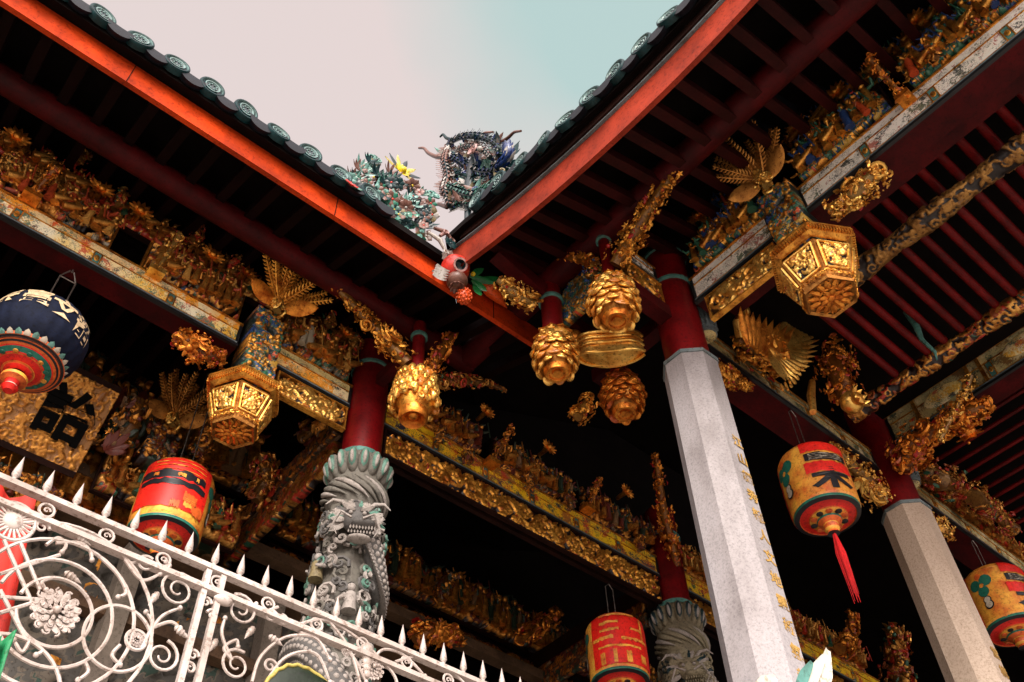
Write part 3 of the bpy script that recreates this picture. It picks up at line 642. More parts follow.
# ================================================================ PAINTED BEAMS (row of the hall runs along x; wing rows along y)
ZV=Vector((0,0,1))
def beam(name,label,P,Q,z0,h,d,mat,front,under='red_beam',cap=True,group=None):
    """painted face board with black and grey trim on its near side, red underside"""
    P=Vector(P);Q=Vector(Q);ax=(Q-P).normalized();fr=Vector(front)
    t=thing(name,label,'beam',((P+Q)/2).to_tuple()[:2]+(z0,),group)
    def bd(n,m,a0,a1,f0,f1,za,zb):
        mb=MB(); c=(P+ax*a0+Q-ax*a1)/2; L=(Q-P).length-a0-a1; rot=Matrix((ax,fr,ZV)).transposed()
        mb.box(c+fr*(f0+f1)/2+ZV*((za+zb)/2),(L,abs(f1-f0),zb-za),rot); mb.build(n,m,t)
    bd('core',under,0,0,-d,-.012,z0,z0+h)
    bd('painted_face',mat,.03,.03,-.012,.004,z0+.05,z0+h-.012)
    bd('black_trim','trim_black',0,0,-.0121,.018,z0-.004,z0+.026); bd('grey_trim','trim_grey',.012,.012,-.0118,.014,z0+.028,z0+.046)
    bd('top_trim','gilt_pure',0,0,-.0119,.014,z0+h-.01,z0+h+.008)
    Lb=(Q-P).length
    if mat!='paint_white': bd('border_band','paint_orange' if mat=='paint_cream' else ('paint_yellow' if mat=='paint_yellow' else 'paint_ochre'),.03,.03,.0041,.009,z0+h*.70,z0+h-.014)
    bd('border_line','gilt_pure',.03,.03,.0041,.011,z0+h*.66,z0+h*.69); bd('border_line','gilt_pure',.03,.03,.0041,.011,z0+.052,z0+.060)
    nd=int(Lb/.62)
    for q in range(1,nd+1):
        if nd<2: break
        mb=MB(); c=P+ax*(Lb*q/(nd+1)); rot=Matrix((ax,fr,ZV)).transposed(); mb.mat('teal_paint'); mb.box(c+fr*.007+ZV*(z0+.05+(h*.66-.05)/2),(.05,.006,h*.66-.062),rot); mb.mat('gilt_pure')
        for e_ in (-.03,.03): mb.box(c+ax*e_+fr*.009+ZV*(z0+.05+(h*.66-.05)/2),(.010,.010,h*.66-.062),rot)
        mb.ell(c+fr*.012+ZV*(z0+.05+(h*.66-.05)/2),(.022,.008,.035),rot,8,5); mb.build('panel_divider',None,t)
    for (e,s_) in ((P,1),(Q,-1)):
        mb=MB(); rot=Matrix((ax,fr,ZV)).transposed(); mb.box(e+ax*s_*.014+ZV*(z0+h/2+.01),(.024,.022,h-.08),rot); mb.build('end_trim','trim_black',t)
    return t
FY=(0,-1,0); FX=(-1,0,0)
beam('painted_beam','long cream beam painted with flowers and little figures above the blue lantern',(-3.2,5.2,0),(1.74,5.2,0),5.98,.27,.2,'paint_cream',FY)
beam('painted_beam','short cream and orange painted beam between hexagonal pendant and dragon column post',(2.06,5.2,0),(2.83,5.2,0),5.98,.27,.2,'paint_orange',FY)
beam('painted_beam','long yellow painted beam running from the dragon column to the olive column',(3.17,5.2,0),(6.66,5.2,0),5.98,.27,.2,'paint_yellow',FY)
beam('painted_beam','far yellow painted beam just behind the tall grey column',(7.0,5.2,0),(10.6,5.2,0),5.98,.27,.2,'paint_yellow',FY)
beam('painted_beam','far gilt lined beam low at lower right beside the white petals',(10.9,5.2,0),(14.4,5.2,0),5.98,.27,.2,'paint_ochre',FY)
beam('painted_beam','short white painted beam between red post and the right hexagonal pendant',(4.4,2.60,0),(4.4,1.77,0),6.14,.32,.24,'paint_white',FX)
beam('painted_beam','long white painted beam rising to the top right corner',(4.4,1.47,0),(4.4,-3.2,0),6.14,.32,.24,'paint_white',FX)
beam('painted_beam','ochre painted beam from tall grey column to tan column above the tasselled lantern',(4.62,2.8,0),(7.1,2.8,0),6.03,.24,.3,'paint_ochre',FY)
beam('painted_beam','ochre painted beam leading right from the tan column above the half cut lantern',(7.52,2.8,0),(11,2.8,0),6.03,.24,.3,'paint_ochre',FY)
bb=beam('painted_beam','green and ochre beam with oval medallions rising right from the tan column',(7.3,2.62,0),(7.3,-1.2,0),6.33,.36,.26,'paint_ochre',FX)
for y in (2.3,1.72,1.6,.75,.63):
    mb=MB(); mb.bar((7.29,y,6.38),(7.29,y,6.68),.03,.035,(0,1,0)); mb.build('face_band','gilt_pure',bb)
for y in (2.02,1.18,.3):
    mb=MB(); mb.ell((7.288,y,6.53),(.02,.2,.1),None,24,10); mb.build('medallion','paint_cream',bb,smooth=True)
beam('painted_beam','tiny white painted beam left of the red post behind the pinecone pendants',(3.76,2.78,0),(4.2,2.78,0),6.42,.22,.14,'paint_white',FY)
for x0,lb in ((4.64,'pale ribbed scroll end of ochre beam beside the tall grey column'),(7.53,'pale ribbed scroll end of ochre beam beside the tan column')):
    mb=MB(); mb.mat('trim_grey'); mb.tube([(x0,2.72,6.03),(x0,2.72,6.31)],.085,16)
    for k in range(14):
        a=2*PI*k/14; mb.tube([(x0+.09*math.cos(a),2.72+.09*math.sin(a),6.08),(x0+.095*math.cos(a),2.72+.095*math.sin(a),6.30)],.012,5)
    mb.mat('paint_ochre'); mb.ell((x0,2.72,6.02),(.075,.075,.03),None,14,6); tag(mb.build('beam_end_scroll',None,None,smooth=50),lb,'beam end')
# lower gilt carved boards under the beams
def board(name,label,mat,P0,U,w,h,seed,frame_=True,figs=False,depth=.035,s=.06,dens=1.8,cat='carving',openw=None,back=None,cell=.011,group=None,vine=False,thick=.03,kinds=(.4,.35,.15,.1)):
    U=Vector(U).normalized(); Nn=U.cross(ZV); P0=Vector(P0); t=thing(name,label,cat,tuple(P0+U*w/2),group)
    carved('carved_panel',mat,P0+U*.02+ZV*.02,U,ZV,w-.04,h-.04,depth,seed,s,dens,cell,openw,None,thick,t,kinds,None,vine)
    if back:
        mb=MB(); rot=Matrix((U,Nn,ZV)).transposed(); mb.box(P0+U*w/2+ZV*h/2-Nn*(.05+thick),(w,.04,h),rot); mb.build('backing_board',back,t)
    if figs:
        rn=random.Random(seed); mb=MB(); n_=max(3,int(w/.085))
        for i in range(n_):
            b_=P0+U*(.06+(w-.12)*(i+.5+rn.uniform(-.2,.2))/n_)+Nn*(depth+.02)+ZV*(h*.10+rn.uniform(0,.06)); H_=h*rn.uniform(.5,.72); ln=rn.uniform(-.3,.3); up=(ZV+U*ln*.5+Nn*.15).normalized(); mb.col=rn.choice([.1,.1,.2,.05,.3,.55,.8,.96]); r_b=H_*.115
            mb.tube([b_,b_+up*H_*.3,b_+up*H_*.55,b_+up*H_*.72],[r_b*1.25,r_b*.95,r_b*1.05,r_b*.5],8)
            mb.col=.1; hd=b_+up*H_*.84; mb.ell(hd,H_*.095,None,8,6); mb.col=rn.choice([.1,.6,.8]); mb.ell(hd+up*H_*.08,(H_*.08,H_*.08,H_*.06),None,8,5); mb.leaf(hd+up*H_*.06,U*rn.choice([-1,1])+ZV*.8,Nn,H_*.22,H_*.07,.3,.3,3)
            for sg in (-1,1):
                e=b_+up*H_*.60+U*sg*r_b; k1=e+U*sg*H_*.16+ZV*H_*rn.uniform(-.18,.12)+Nn*.01; k2=k1+U*sg*H_*.05+ZV*H_*rn.uniform(-.05,.25)+Nn*.03; mb.tube([e,k1,k2],[H_*.06,H_*.055,H_*.03],6)
            if rn.random()<.45: mb.tube([k2-ZV*H_*.35+U*.01,k2+ZV*H_*.4-U*.02],[.006,.006],5)
            if rn.random()<.4:
                q_=b_+U*rn.uniform(-.06,.06)+Nn*.03; mb.col=.1; mb.tube([q_-U*.06+ZV*.02,q_+ZV*.05,q_+U*.06+ZV*.09],[.03,.035,.02],7); mb.ell(q_+U*.08+ZV*.11,.02,None,6,5)
            for q in range(5):
                mb.col=rn.random()*.6; e=b_+U*rn.uniform(-.06,.06)+ZV*rn.uniform(0,H_)-Nn*.01; mb.leaf(e,U*rn.uniform(-1,1)+ZV*rn.uniform(-.3,1),Nn,.06,.035,.3,.3,3) if q%2 else mb.spiral(e,U,ZV,.025,1.2,.008,rn.random()*6,8)
        mb.build('figures',mat,t,smooth=60)
    if frame_:
        mb=MB(); rot=Matrix((U,Nn,ZV)).transposed()
        for z in (.008,h-.008): mb.box(P0+U*w/2+ZV*z+Nn*.008,(w,.05,.016),rot)
        for x in (.008,w-.008): mb.box(P0+U*x+ZV*h/2+Nn*.006,(.016,.044,h-.034),rot)
        mb.build('panel_frame',frame_ if isinstance(frame_,str) else 'gilt_pure',t)
    return t
board('carved_board','bright gilt openwork board under the short orange beam beside the left hexagonal pendant','gilt_bright',(2.13,5.21,5.70),(1,0,0),.68,.26,11,s=.05,depth=.045,vine=True)
board('carved_board','long gilt carved board under the yellow beam right of the dragon column','gilt_pure',(3.2,5.21,5.66),(1,0,0),3.42,.31,12,frame_='umber',s=.055,depth=.05,vine=True,back='umber')
board('carved_board','far gilt carved board under the beam behind the tall grey column','gilt_pure',(7.0,5.21,5.68),(1,0,0),3.5,.29,13,frame_='umber',vine=True,back='umber',cell=.016)
board('carved_board','bright gilt leafy board under the short white beam, below the red post','gilt_bright',(4.41,2.5,5.83),(0,-1,0),.70,.28,14,s=.055,depth=.05,vine=True)
board('carved_board','gilt fretwork board under the tiny white beam behind the pinecones','gilt_pure',(3.78,2.78,6.12),(1,0,0),.42,.28,15,vine=True)
for P0,U,w in (((2.1,5.19,5.66),(1,0,0),.7),((4.43,2.5,5.80),(0,-1,0),.7)): pass
# ---------------------------------------------------------------- friezes above the beams
fr=[(-3.1,.62,1),(-1.35,.6,2),(-.62,.75,3),(.22,.8,4),(1.1,.62,5)]
x=-3.0; k=0
board('frieze_panel','polychrome carved frieze with battle figures above the left end of the cream beam','gilt_poly',(-3.1,5.26,6.26),(1,0,0),2.55,.44,21,s=.088,depth=.11,figs=True,back='shade_black_wood',cat='frieze',frame_='umber',kinds=(.25,.35,.2,.2))
board('frieze_panel','polychrome carved frieze with small figures between the two gilt struts above the cream beam','gilt_poly',(-.42,5.26,6.26),(1,0,0),.98,.42,22,s=.088,depth=.11,figs=True,back='shade_black_wood',cat='frieze',frame_='gilt_dim',kinds=(.25,.35,.2,.2))
board('frieze_panel','polychrome carved frieze right of the second gilt strut, left of the fern ornament','gilt_poly',(.82,5.26,6.26),(1,0,0),.88,.42,23,s=.088,depth=.11,figs=True,back='shade_black_wood',cat='frieze',frame_='gilt_dim',kinds=(.25,.35,.2,.2))
board('frieze_panel','reddish carved frieze above the short orange painted beam','gilt_poly',(2.08,5.26,6.26),(1,0,0),.72,.44,24,s=.088,depth=.11,figs=True,back='shade_black_wood',cat='frieze',frame_='gilt_dim')
board('frieze_panel','dark carved frieze above the yellow beam, left of the gilt strut','gilt_dim',(3.2,5.26,6.26),(1,0,0),1.1,.40,25,s=.08,depth=.10,figs=True,back='shade_black_wood',cat='frieze',frame_='umber')
board('frieze_panel','dark carved frieze above the yellow beam between the two struts','gilt_dim',(4.45,5.26,6.26),(1,0,0),1.05,.40,26,s=.08,depth=.10,figs=True,back='shade_black_wood',cat='frieze',frame_='umber')
board('frieze_panel','dark carved frieze above the right end of the yellow beam','gilt_dim',(5.6,5.26,6.26),(1,0,0),1.05,.40,27,s=.08,depth=.10,figs=True,back='shade_black_wood',cat='frieze',frame_='umber')
board('frieze_panel','dim carved frieze above the far yellow beam','gilt_red',(7.0,5.26,6.26),(1,0,0),3.4,.40,28,s=.06,depth=.07,figs=True,back='shade_black_wood',cat='frieze',frame_='umber',cell=.018)
board('upper_frieze','thin dim carved frieze under the roof of the left hall','gilt_red',(-3.1,5.34,6.74),(1,0,0),6.0,.28,29,figs=True,s=.07,depth=.08,back='shade_black_wood',cat='frieze',frame_='umber',cell=.015)
board('frieze_panel','green and blue carved frieze above the short white beam','gilt_green',(4.46,2.55,6.48),(0,-1,0),.80,.42,30,s=.088,depth=.11,figs=True,back='shade_black_wood',cat='frieze',frame_='umber')
board('frieze_panel','green and red carved frieze right of the upper fern ornament','gilt_green',(4.46,1.42,6.48),(0,-1,0),.86,.44,31,s=.088,depth=.11,figs=True,back='shade_black_wood',cat='frieze',frame_='umber')
board('frieze_panel','blue green carved frieze right of the diagonal gilt strut at top right','gilt_green',(4.46,.40,6.48),(0,-1,0),1.5,.44,32,s=.088,depth=.11,figs=True,back='shade_black_wood',cat='frieze',frame_='umber')
board('frieze_panel','dark red carved strip behind the beam of oval medallions','gilt_red',(7.25,2.5,6.75),(0,-1,0),3.4,.26,33,s=.05,depth=.05,back='shade_black_wood',cat='frieze',frame_='red_beam',cell=.015)
board('frieze_panel','carved orange frieze behind the gilt lion over the right ochre beam','gilt_red',(7.6,2.9,6.3),(1,0,0),3.2,.36,34,s=.05,depth=.06,figs=True,back='shade_black_wood',cat='frieze',frame_='umber',cell=.015)
# boards closing the space under the roofs
mb=MB(); mb.bx(-5,8.5,5.46,5.5,6.26,8.2); tag(mb.build('gable_boarding','shade_black_wood'),'dark unlit boarding under the left roof behind the friezes','boarding')
mb=MB(); mb.bx(4.66,4.70,-3.3,2.62,6.50,7.6); tag(mb.build('gable_boarding','umber'),'dark boarding behind the green friezes of the right hand row','boarding')
# oval shields (peach shaped fans) on the wing friezes
def fan(label,C_,U,w,h,seed):
    C_=Vector(C_);U=Vector(U);t=thing('fan_carving',label,'carving',C_)
    mask=lambda a,b:((a-.5)**2/.25+(b-.0)**2/1.0)<1
    carved('fan_face','gilt_green',C_-U*w/2,U,ZV,w,h,.05,seed,.045,2.2,.010,None,mask,.04,t)
    Nn=U.cross(ZV); mb=MB(); pts=[C_+U*math.cos(a)*w/2+ZV*math.sin(a)*h+Nn*.02 for a in np.linspace(0,PI,20)]; mb.tube(pts,.016,6); mb.build('fan_rim','porc_blue',t,smooth=True)
fan('blue rimmed fan shaped carving behind the pinecone pendants',(3.72,3.22,6.12),(0,-1,0),.52,.44,41)
fan('blue rimmed rounded carving at the top right above the long white beam',(4.40,.0,6.52),(0,-1,0),.72,.42,42)
fan('dark green rounded carving just right of the upper fern ornament',(4.40,1.02,6.52),(0,-1,0),.62,.36,43)
fan('small blue green rounded carving left of the upper fern ornament',(4.40,2.25,6.52),(0,-1,0),.5,.34,44)
# rosettes
def rosette(label,p,fd,r=.085,grp='gilt lotus rosettes along the friezes'):
    p=Vector(p);fd=Vector(fd);mb=MB();u=fd.cross(ZV).normalized();v=u.cross(fd)
    mb.tube([p-fd*.14,p],[.02,.03],8); mb.col=.1; mb.hh=1
    for k in range(12):
        a=k*PI/6; d=u*math.cos(a)+v*math.sin(a); mb.leaf(p+d*r*.25,(d+fd*.45),fd,r*1.05,r*.5,-.1,.4,4)
    mb.ell(p+fd*.02,r*.42,None,10,7)
    tag(mb.build('gilt_rosette','gilt_orange',None,smooth=50),label,'rosette',grp)
LS=['leftmost','second','third','fourth','fifth','sixth']
for i,(px,py) in enumerate(((16,138),(101,190),(140,212),(212,256))): rosette('small gilt lotus rosette above the cream beam, %s from the left edge'%LS[i],W(px,py,1,5.15),FY)
for i,(px,py,l) in enumerate(((346,333,'beside the red post left of the gilt lion pendant'),(246,273,'just left of the fern ornament over the left hexagonal pendant'),(486,412,'above the yellow beam nearest the dragon column'),(548,448,'above the middle of the yellow beam'),(626,492,'above the right part of the yellow beam'))): rosette('small gilt lotus rosette '+l,W(px,py,1,5.15),FY,.075)
for i,(px,py,l) in enumerate(((699,216,'right of the red post above the short white beam'),(797,126,'just right of the upper fern ornament'),(836,93,'left of the diagonal gilt strut at top right'),(914,21,'highest, near the top right corner'))): rosette('gilt lotus rosette '+l,W(px,py,0,4.36),FX,.08)
def cloudlet(label,p,seed,mat,r=.07):
    mb=MB(); p=Vector(p); cluster(mb,[p-ZV*.13,p-ZV*.03,p+ZV*.06],[r*.7,r*1.1,r*.7],34,.07,seed,.8); tag(mb.build('cloud_bracket',mat,None,smooth=50),label,'bracket','carved cloud brackets above the friezes')
for i,(px,py,l) in enumerate(((12,160,'nearest the left edge, above the cream beam'),(84,152,'second from the left edge above the cream beam'),(122,196,'between two lotus rosettes left of the bright gilt strut'),(196,232,'just right of the bright gilt strut'),(236,262,'last before the fern ornament over the cream beam'),(330,318,'above the short orange beam'),(356,342,'against the red post of the dragon column'))): cloudlet('small dark gilt cloud bracket '+l,W(px,py,1,5.12),300+i,'gilt_red')
for i,(px,py,l) in enumerate(((712,232,'right of the upper end of the red post'),(735,205,'left of the upper fern ornament'),(815,130,'on the dark rounded carving right of the upper fern'),(858,100,'between rosette and diagonal strut at upper right'),(930,50,'under the highest lotus rosette'),(968,20,'in the top right corner above the white beam'))): cloudlet('small dark orange cloud bracket '+l,W(px,py,0,4.33),320+i,'gilt_red')
for i,(px,py,l) in enumerate(((440,432,'beside the open mouth of the lion pendant'),(468,452,'left of the first figure strut on the yellow beam'),(530,478,'right of the first figure strut on the yellow beam'),(570,498,'left of the second figure strut on the yellow beam'),(640,540,'at the right end of the yellow beam'))): cloudlet('small dim cloud bracket '+l,W(px,py,1,5.1),340+i,'gilt_dim',.06)
# struts
def strut(label,p,q,seed,r=.055,mat='gilt_orange'):
    mb=MB(); p=Vector(p);q=Vector(q); cluster(mb,[p,p.lerp(q,.3),p.lerp(q,.6),q],[r*1.1,r*.6,r*.7,r*1.2],46,.055,seed,.9); mb.col=.1; mb.box(p-(q-p).normalized()*.01,(.13,.11,.05))
    tag(mb.build('gilt_strut',mat,None,smooth=50),label,'bracket')
strut('gilt carved strut with orange foot over the cream beam near the left edge',W(32,196,1,5.12),W(56,168,1,4.95),51,.05)
strut('bright gilt carved strut with orange foot standing on the middle of the cream beam',W(156,272,1,5.14),W(180,234,1,4.98),52,.055,'gilt_bright')
strut('gilt figure strut standing on the yellow beam right of the dragon column',W(492,462,1,5.12),W(512,428,1,4.98),53,.05)
strut('gilt figure strut near the right end of the yellow beam',W(588,508,1,5.12),W(600,478,1,4.98),54,.045)
strut('diagonal gilt strut above the long white beam at upper right',W(905,98,0,4.34),W(868,58,0,4.10),55,.055)
# ---------------------------------------------------------------- hexagonal pendants with fern ornaments
def hex_pendant(X,Y,zt,rot,label,sc_h,sv_h):
    t=thing('hexagonal_pendant',label,'pendant',(X,Y,zt))
    mb=MB(); mb.lathe([(.22,zt),(.36,zt),(.37,zt-.04),(.345,zt-.05),(.345,zt-.10),(.30,zt-.125),(.285,zt-.13)],6,(X,Y,0),rot,cap=False)
    mb.build('cornice','gilt_pure',t)
    mb=MB()
    for i in range(6):
        a0=rot+i*PI/3; a1=a0+PI/3; p=Vector((X+.352*math.cos(a0),Y+.352*math.sin(a0),zt-.075)); q=Vector((X+.352*math.cos(a1),Y+.352*math.sin(a1),zt-.075))
        for k in range(15): 
            c=p.lerp(q,(k+.5)/15); d=(q-p).normalized(); mb.box(c,(.012,.034,.055),Matrix((d,Vector((0,0,1)).cross(d),ZV)).transposed())
    mb.build('dentils','gilt_pure',t)
    # tapering body with six raised panels
    mb=MB(); mb.lathe([(.25,zt-.13),(.285,zt-.16),(.30,zt-.20),(.225,zt-.50),(.20,zt-.585),(.215,zt-.60),(.205,zt-.625),(.18,zt-.61)],6,(X,Y,0),rot); mb.lathe([(.18,zt-.60),(.001,zt-.60)],6,(X,Y,0),rot); mb.build('body','gilt_deep',t)  # body gilt darker than the frames, recess shade put into its colour
    for i in range(6):
        a=rot+(i+.5)*PI/3; n=Vector((math.cos(a),math.sin(a),0)); ap=math.cos(PI/6); top=Vector((X,Y,zt-.215))+n*.298*ap; bot=Vector((X,Y,zt-.505))+n*.213*ap
        V=(top-bot); L=V.length; V.normalize(); U=V.cross(-n).normalized(); U=-U if U.cross(V).dot(n)<0 else U
        w0=.20; mask=lambda A,B: abs(A-.5)<.34+.16*B
        ro=U.cross(V)
        carved('panel_carving','gilt_bright',bot-U*.105+ro*.008+V*.03,U,V,.21,L-.06,.035,100+i,.05,1.6,.008,None,mask,.012,t)
        mb=MB(); wb,wt=.085,.125
        cs=[bot-U*wb+V*.015,bot+U*wb+V*.015,top+U*wt-V*.01,top-U*wt-V*.01]
        for k in range(4): mb.tube([cs[k]+ro*.015,cs[(k+1)%4]+ro*.015],.012,6)
        mb.build('panel_frame','gilt_bright',t,smooth=50)
    # rosette underneath
    mb=MB(); c=Vector((X,Y,zt-.60))
    for k in range(14):
        a=2*PI*k/14; d=Vector((math.cos(a),math.sin(a),0)); mb.col=.1; mb.leaf(c+d*.085-ZV*.012,d-ZV*.12,-ZV,.075,.05,-.1,.35,4); mb.spiral(c+d*.15-ZV*.012,d,Vector((-d.y,d.x,0)),.022,1.1,.007,k,9)
    for k in range(8):
        a=2*PI*k/8; d=Vector((math.cos(a),math.sin(a),0)); mb.leaf(c+d*.025-ZV*.022,d-ZV*.25,-ZV,.065,.05,-.1,.35,4)
    mb.tube([c+Vector((.085*math.cos(a),.085*math.sin(a),-.015)) for a in np.linspace(0,2*PI,22)],.009,6)
    mb.ell(c-ZV*.03,(.032,.032,.03),None,10,7); mb.build('rosette','gilt_orange',t,smooth=50)
    # lace fringe hanging on the lower edges
    mb=MB()
    for i in range(6):
        a0=rot+i*PI/3;a1=a0+PI/3
        for k in range(5):
            p=Vector((X+.23*math.cos(a0),Y+.23*math.sin(a0),zt-.55)).lerp(Vector((X+.23*math.cos(a1),Y+.23*math.sin(a1),zt-.55)),(k+.5)/5); n=(p-Vector((X,Y,p.z))).normalized(); mb.spiral(p,n.cross(ZV),ZV,.026,1,.008,k,10)
    mb.build('lace_edge','gilt_pure',t,smooth=50)
    for o in t.children_recursive: pass
    t.scale=(sc_h,sc_h,sv_h)
    return t
hex_pendant(1.9,5.2,5.56,0,'hexagonal gilt pendant with carved panels under the cream painted beam at left',.84,.72)
hex_pendant(4.4,1.57,5.68,PI/6,'larger looking bright gilt hexagonal pendant under the white painted beam at right',.92,.78)
def fern(X,Y,z,fd,label,blockmat,bh=.80,k_=1.0,lm='gilt_orange',fm='gilt_pure'):
    fd=Vector(fd);sd_=fd.cross(ZV);t=thing('fern_ornament',label,'ornament',(X,Y,z))
    c=Vector((X,Y,z)); carved('flower_block',blockmat,c+sd_*.14+fd*.03,-sd_,ZV,.28,bh,.06,77,.085,2.0,.010,None,None,.20,t,(.2,.3,.35,.15))
    b=c+fd*.14+ZV*(bh+.06); rnd=random.Random(4); face=(fd-ZV*.75).normalized()
    for sg in (-1,1):
        mb=MB(); d=(sd_*sg*.9+ZV*(.50 if sg<0 else .05)+fd*.25); mb.col=.1; mb.leaf(b+sd_*sg*.05-ZV*.03,d,face,.30*k_,.14,.18,.16,9); mb.tube([b+sd_*sg*.05+face*.012,b+sd_*sg*.05+d.normalized()*.28*k_+face*.0],[.008,.003],5); mb.build('broad_leaf',lm,t,smooth=60)
    for k in range(10):
        a=-1.05+2.0*k/9; out=.15+.45*rnd.random(); d=(sd_*math.sin(a)+ZV*math.cos(a)*.95+fd*out).normalized(); L=(.44+.08*rnd.random())*k_; mb=MB(); mb.col=.05+.1*rnd.random()
        bend_=lambda u: b+d*L*u-ZV*.05*u*u+fd*.10*u*u
        mb.tube([bend_(i/6) for i in range(7)],[.014,.013,.011,.009,.007,.005,.002],5)
        sv=d.cross(face).normalized()
        for i in range(2,15):
            u=i/15
            for sg in (-1,1): mb.leaf(bend_(u),sv*sg+d*.8,face,.060*(1.25-u*.75),.026,.1,.3,2)
        mb.build('frond',fm,t,smooth=60)
    mb=MB(); cluster(mb,[b-ZV*.10,b,b+ZV*.08],[.07,.10,.05],34,.07,9,.8); mb.build('blossom','gilt_bright',t,smooth=50)
fern(1.9,5.10,5.58,FY,'fan of gilt fern fronds and two broad leaves over the left hexagonal pendant','gilt_green')
fern(4.34,1.60,5.72,FX,'fan of dark gilt fern fronds over the right hexagonal pendant','gilt_green',.80,.88,'gilt_deep','gilt_deep')
fern(1.80,6.6,5.72,FY,'dim gilt fern fronds inside the hall beside the gold signboard','gilt_dim',.42,.85,'gilt_deep','gilt_deep')
# ---------------------------------------------------------------- pinecone and lion pendants
def pinecone(X,Y,z0,h,r,label,matn,ptop,pr,seed,ringz=None):
    t=thing('pinecone_pendant',label,'pendant',(X,Y,z0)); rnd=random.Random(seed)
    mb=MB(); mb.lathe([(r*.45,z0),(r*.8,z0+h*.15),(r*.88,z0+h*.5),(r*.62,z0+h*.9),(r*.25,z0+h)],20,(X,Y,0)); mb.build('core','gilt_deep',t,smooth=50)  # darker gilt here paints the shade between the scales
    mb=MB(); rows=8
    for j in range(rows):
        u=(j+.2)/rows; zz=z0+h*(.03+.88*u); rr=r*(.56+.44*math.sin(PI*(.16+.78*u)))-.02; n=11 if 1<j<6 else 9
        for k in range(n):
            a=2*PI*(k+.5*(j%2))/n+rnd.uniform(-.05,.05); d=Vector((math.cos(a),math.sin(a),0)); mb.col=rnd.random()*.9
            tg=Vector((-d.y,d.x,0)); ti=(.42 if j<5 else .25)+rnd.uniform(-.2,.22); dn=(-ZV*math.cos(ti)+d*math.sin(ti)).normalized(); ou=dn.cross(tg); ou=-ou if ou.dot(d)<0 else ou
            rot=Matrix((tg,ou,dn)).transposed(); cc=Vector((X,Y,zz+h*.02))+d*(rr-.002); ws=2*PI*rr/n*rnd.uniform(.44,.62); hs=h*rnd.uniform(.085,.125); cc+=d*rnd.uniform(-.008,.010)+tg*rnd.uniform(-.008,.008)
            mb.ell(cc,(ws,.016,hs),rot,10,7); mb.ell(cc+dn*hs*.35+ou*.012,(ws*.45,.012,hs*.42),rot,8,6); mb.spiral(cc+ou*.014+dn*hs*.1,tg,dn,ws*.5,1.1,.005,rnd.random()*6,8,rnd.choice([-1,1]))
    for k in range(10):
        a=2*PI*k/10; d=Vector((math.cos(a),math.sin(a),0)); mb.leaf(Vector((X,Y,z0+h*.95))+d*.03,d-ZV*.1,ZV,r*.72,r*.45,-.35,.3,5)
    mb.build('scales',matn,t,smooth=50)
    mb=MB(); mb.lathe([(.001,z0-.035),(.035,z0-.035),(.04,z0-.02),(.06,z0-.025),(.065,z0-.04),(.085,z0-.04),(.092,z0-.02),(.105,z0),(.06,z0+.03)],24,(X,Y,0)); mb.build('base_disc','gilt_orange',t,smooth=40)
    mb=MB(); mb.tube([(X,Y,z0+h-.02),(X,Y,ptop)],pr,14); mb.build('post','red_post',t,smooth=50)
    if ringz: ring(t,X,Y,ringz,pr+.001)
    return t
pinecone(3.6,3.45,5.50,.46,.19,'gilt pinecone pendant on a thick red post, leftmost of the three pinecones','gilt_bright',6.55,.088,61,6.33)
pinecone(3.6,2.80,5.52,.46,.20,'brightest gilt pinecone pendant, uppermost of the three','gilt_bright',6.55,.045,62,6.50)
pinecone(4.4,3.50,5.62,.42,.19,'orange gilt pinecone pendant, lowest of the three, beneath the gold boat bracket','gilt_orange',6.5,.07,63)
def lion_pendant(X,Y,z0,label):
    t=thing('lion_pendant',label,'pendant',(X,Y,z0)); h=.42;r=.19
    mb=MB(); mb.lathe([(r*.55,z0),(r*.8,z0+h*.2),(r*.95,z0+h*.6),(r*.8,z0+h*.9),(r*.3,z0+h)],16,(X,Y,0)); mb.build('core','gilt_pure',t,smooth=50)
    mb=MB(); rnd=random.Random(3)
    for j in range(4):
        for k in range(13):
            a=2*PI*(k+.5*(j%2))/13; d=Vector((math.cos(a),math.sin(a),0)); zz=z0+h*(.98-.2*j); mb.col=rnd.random()*.8; mb.ell(Vector((X,Y,zz-.04))+d*(r*(.72+.07*j)),(.036,.036,.062),None,8,6); mb.spiral(Vector((X,Y,zz-.05))+d*(r*(.86+.07*j)),Vector((-d.y,d.x,0)),-ZV,.034,1.2,.012,k,9)
    for k in range(30):
        a=rnd.random()*6.28;d=Vector((math.cos(a),math.sin(a),0));mb.col=rnd.random()*.8;mb.spiral(Vector((X,Y,z0+h*rnd.uniform(.1,.55)))+d*r*.92,d.cross(ZV),ZV,.035,1.2,.013,a,11,1,.02)
    mb.build('mane','gilt_bright',t,smooth=50)
    mb=MB(); mb.lathe([(.001,z0+.05),(.05,z0+.03),(.075,z0-.06),(.10,z0-.08),(.115,z0-.06),(.12,z0)],20,(X,Y,0)); mb.ell((X,Y,z0-.03),(.045,.045,.03),None,10,6); mb.build('open_mouth','gilt_orange',t,smooth=50)
    mb=MB(); mb.tube([(X,Y,z0+h),(X,Y,6.55)],.055,14); mb.build('post','red_post',t,smooth=50); ring(t,X,Y,6.36,.056)
    return t
lion_pendant(3.0,4.47,5.46,'gilt lion mane pendant with round open mouth, above the dragon column')
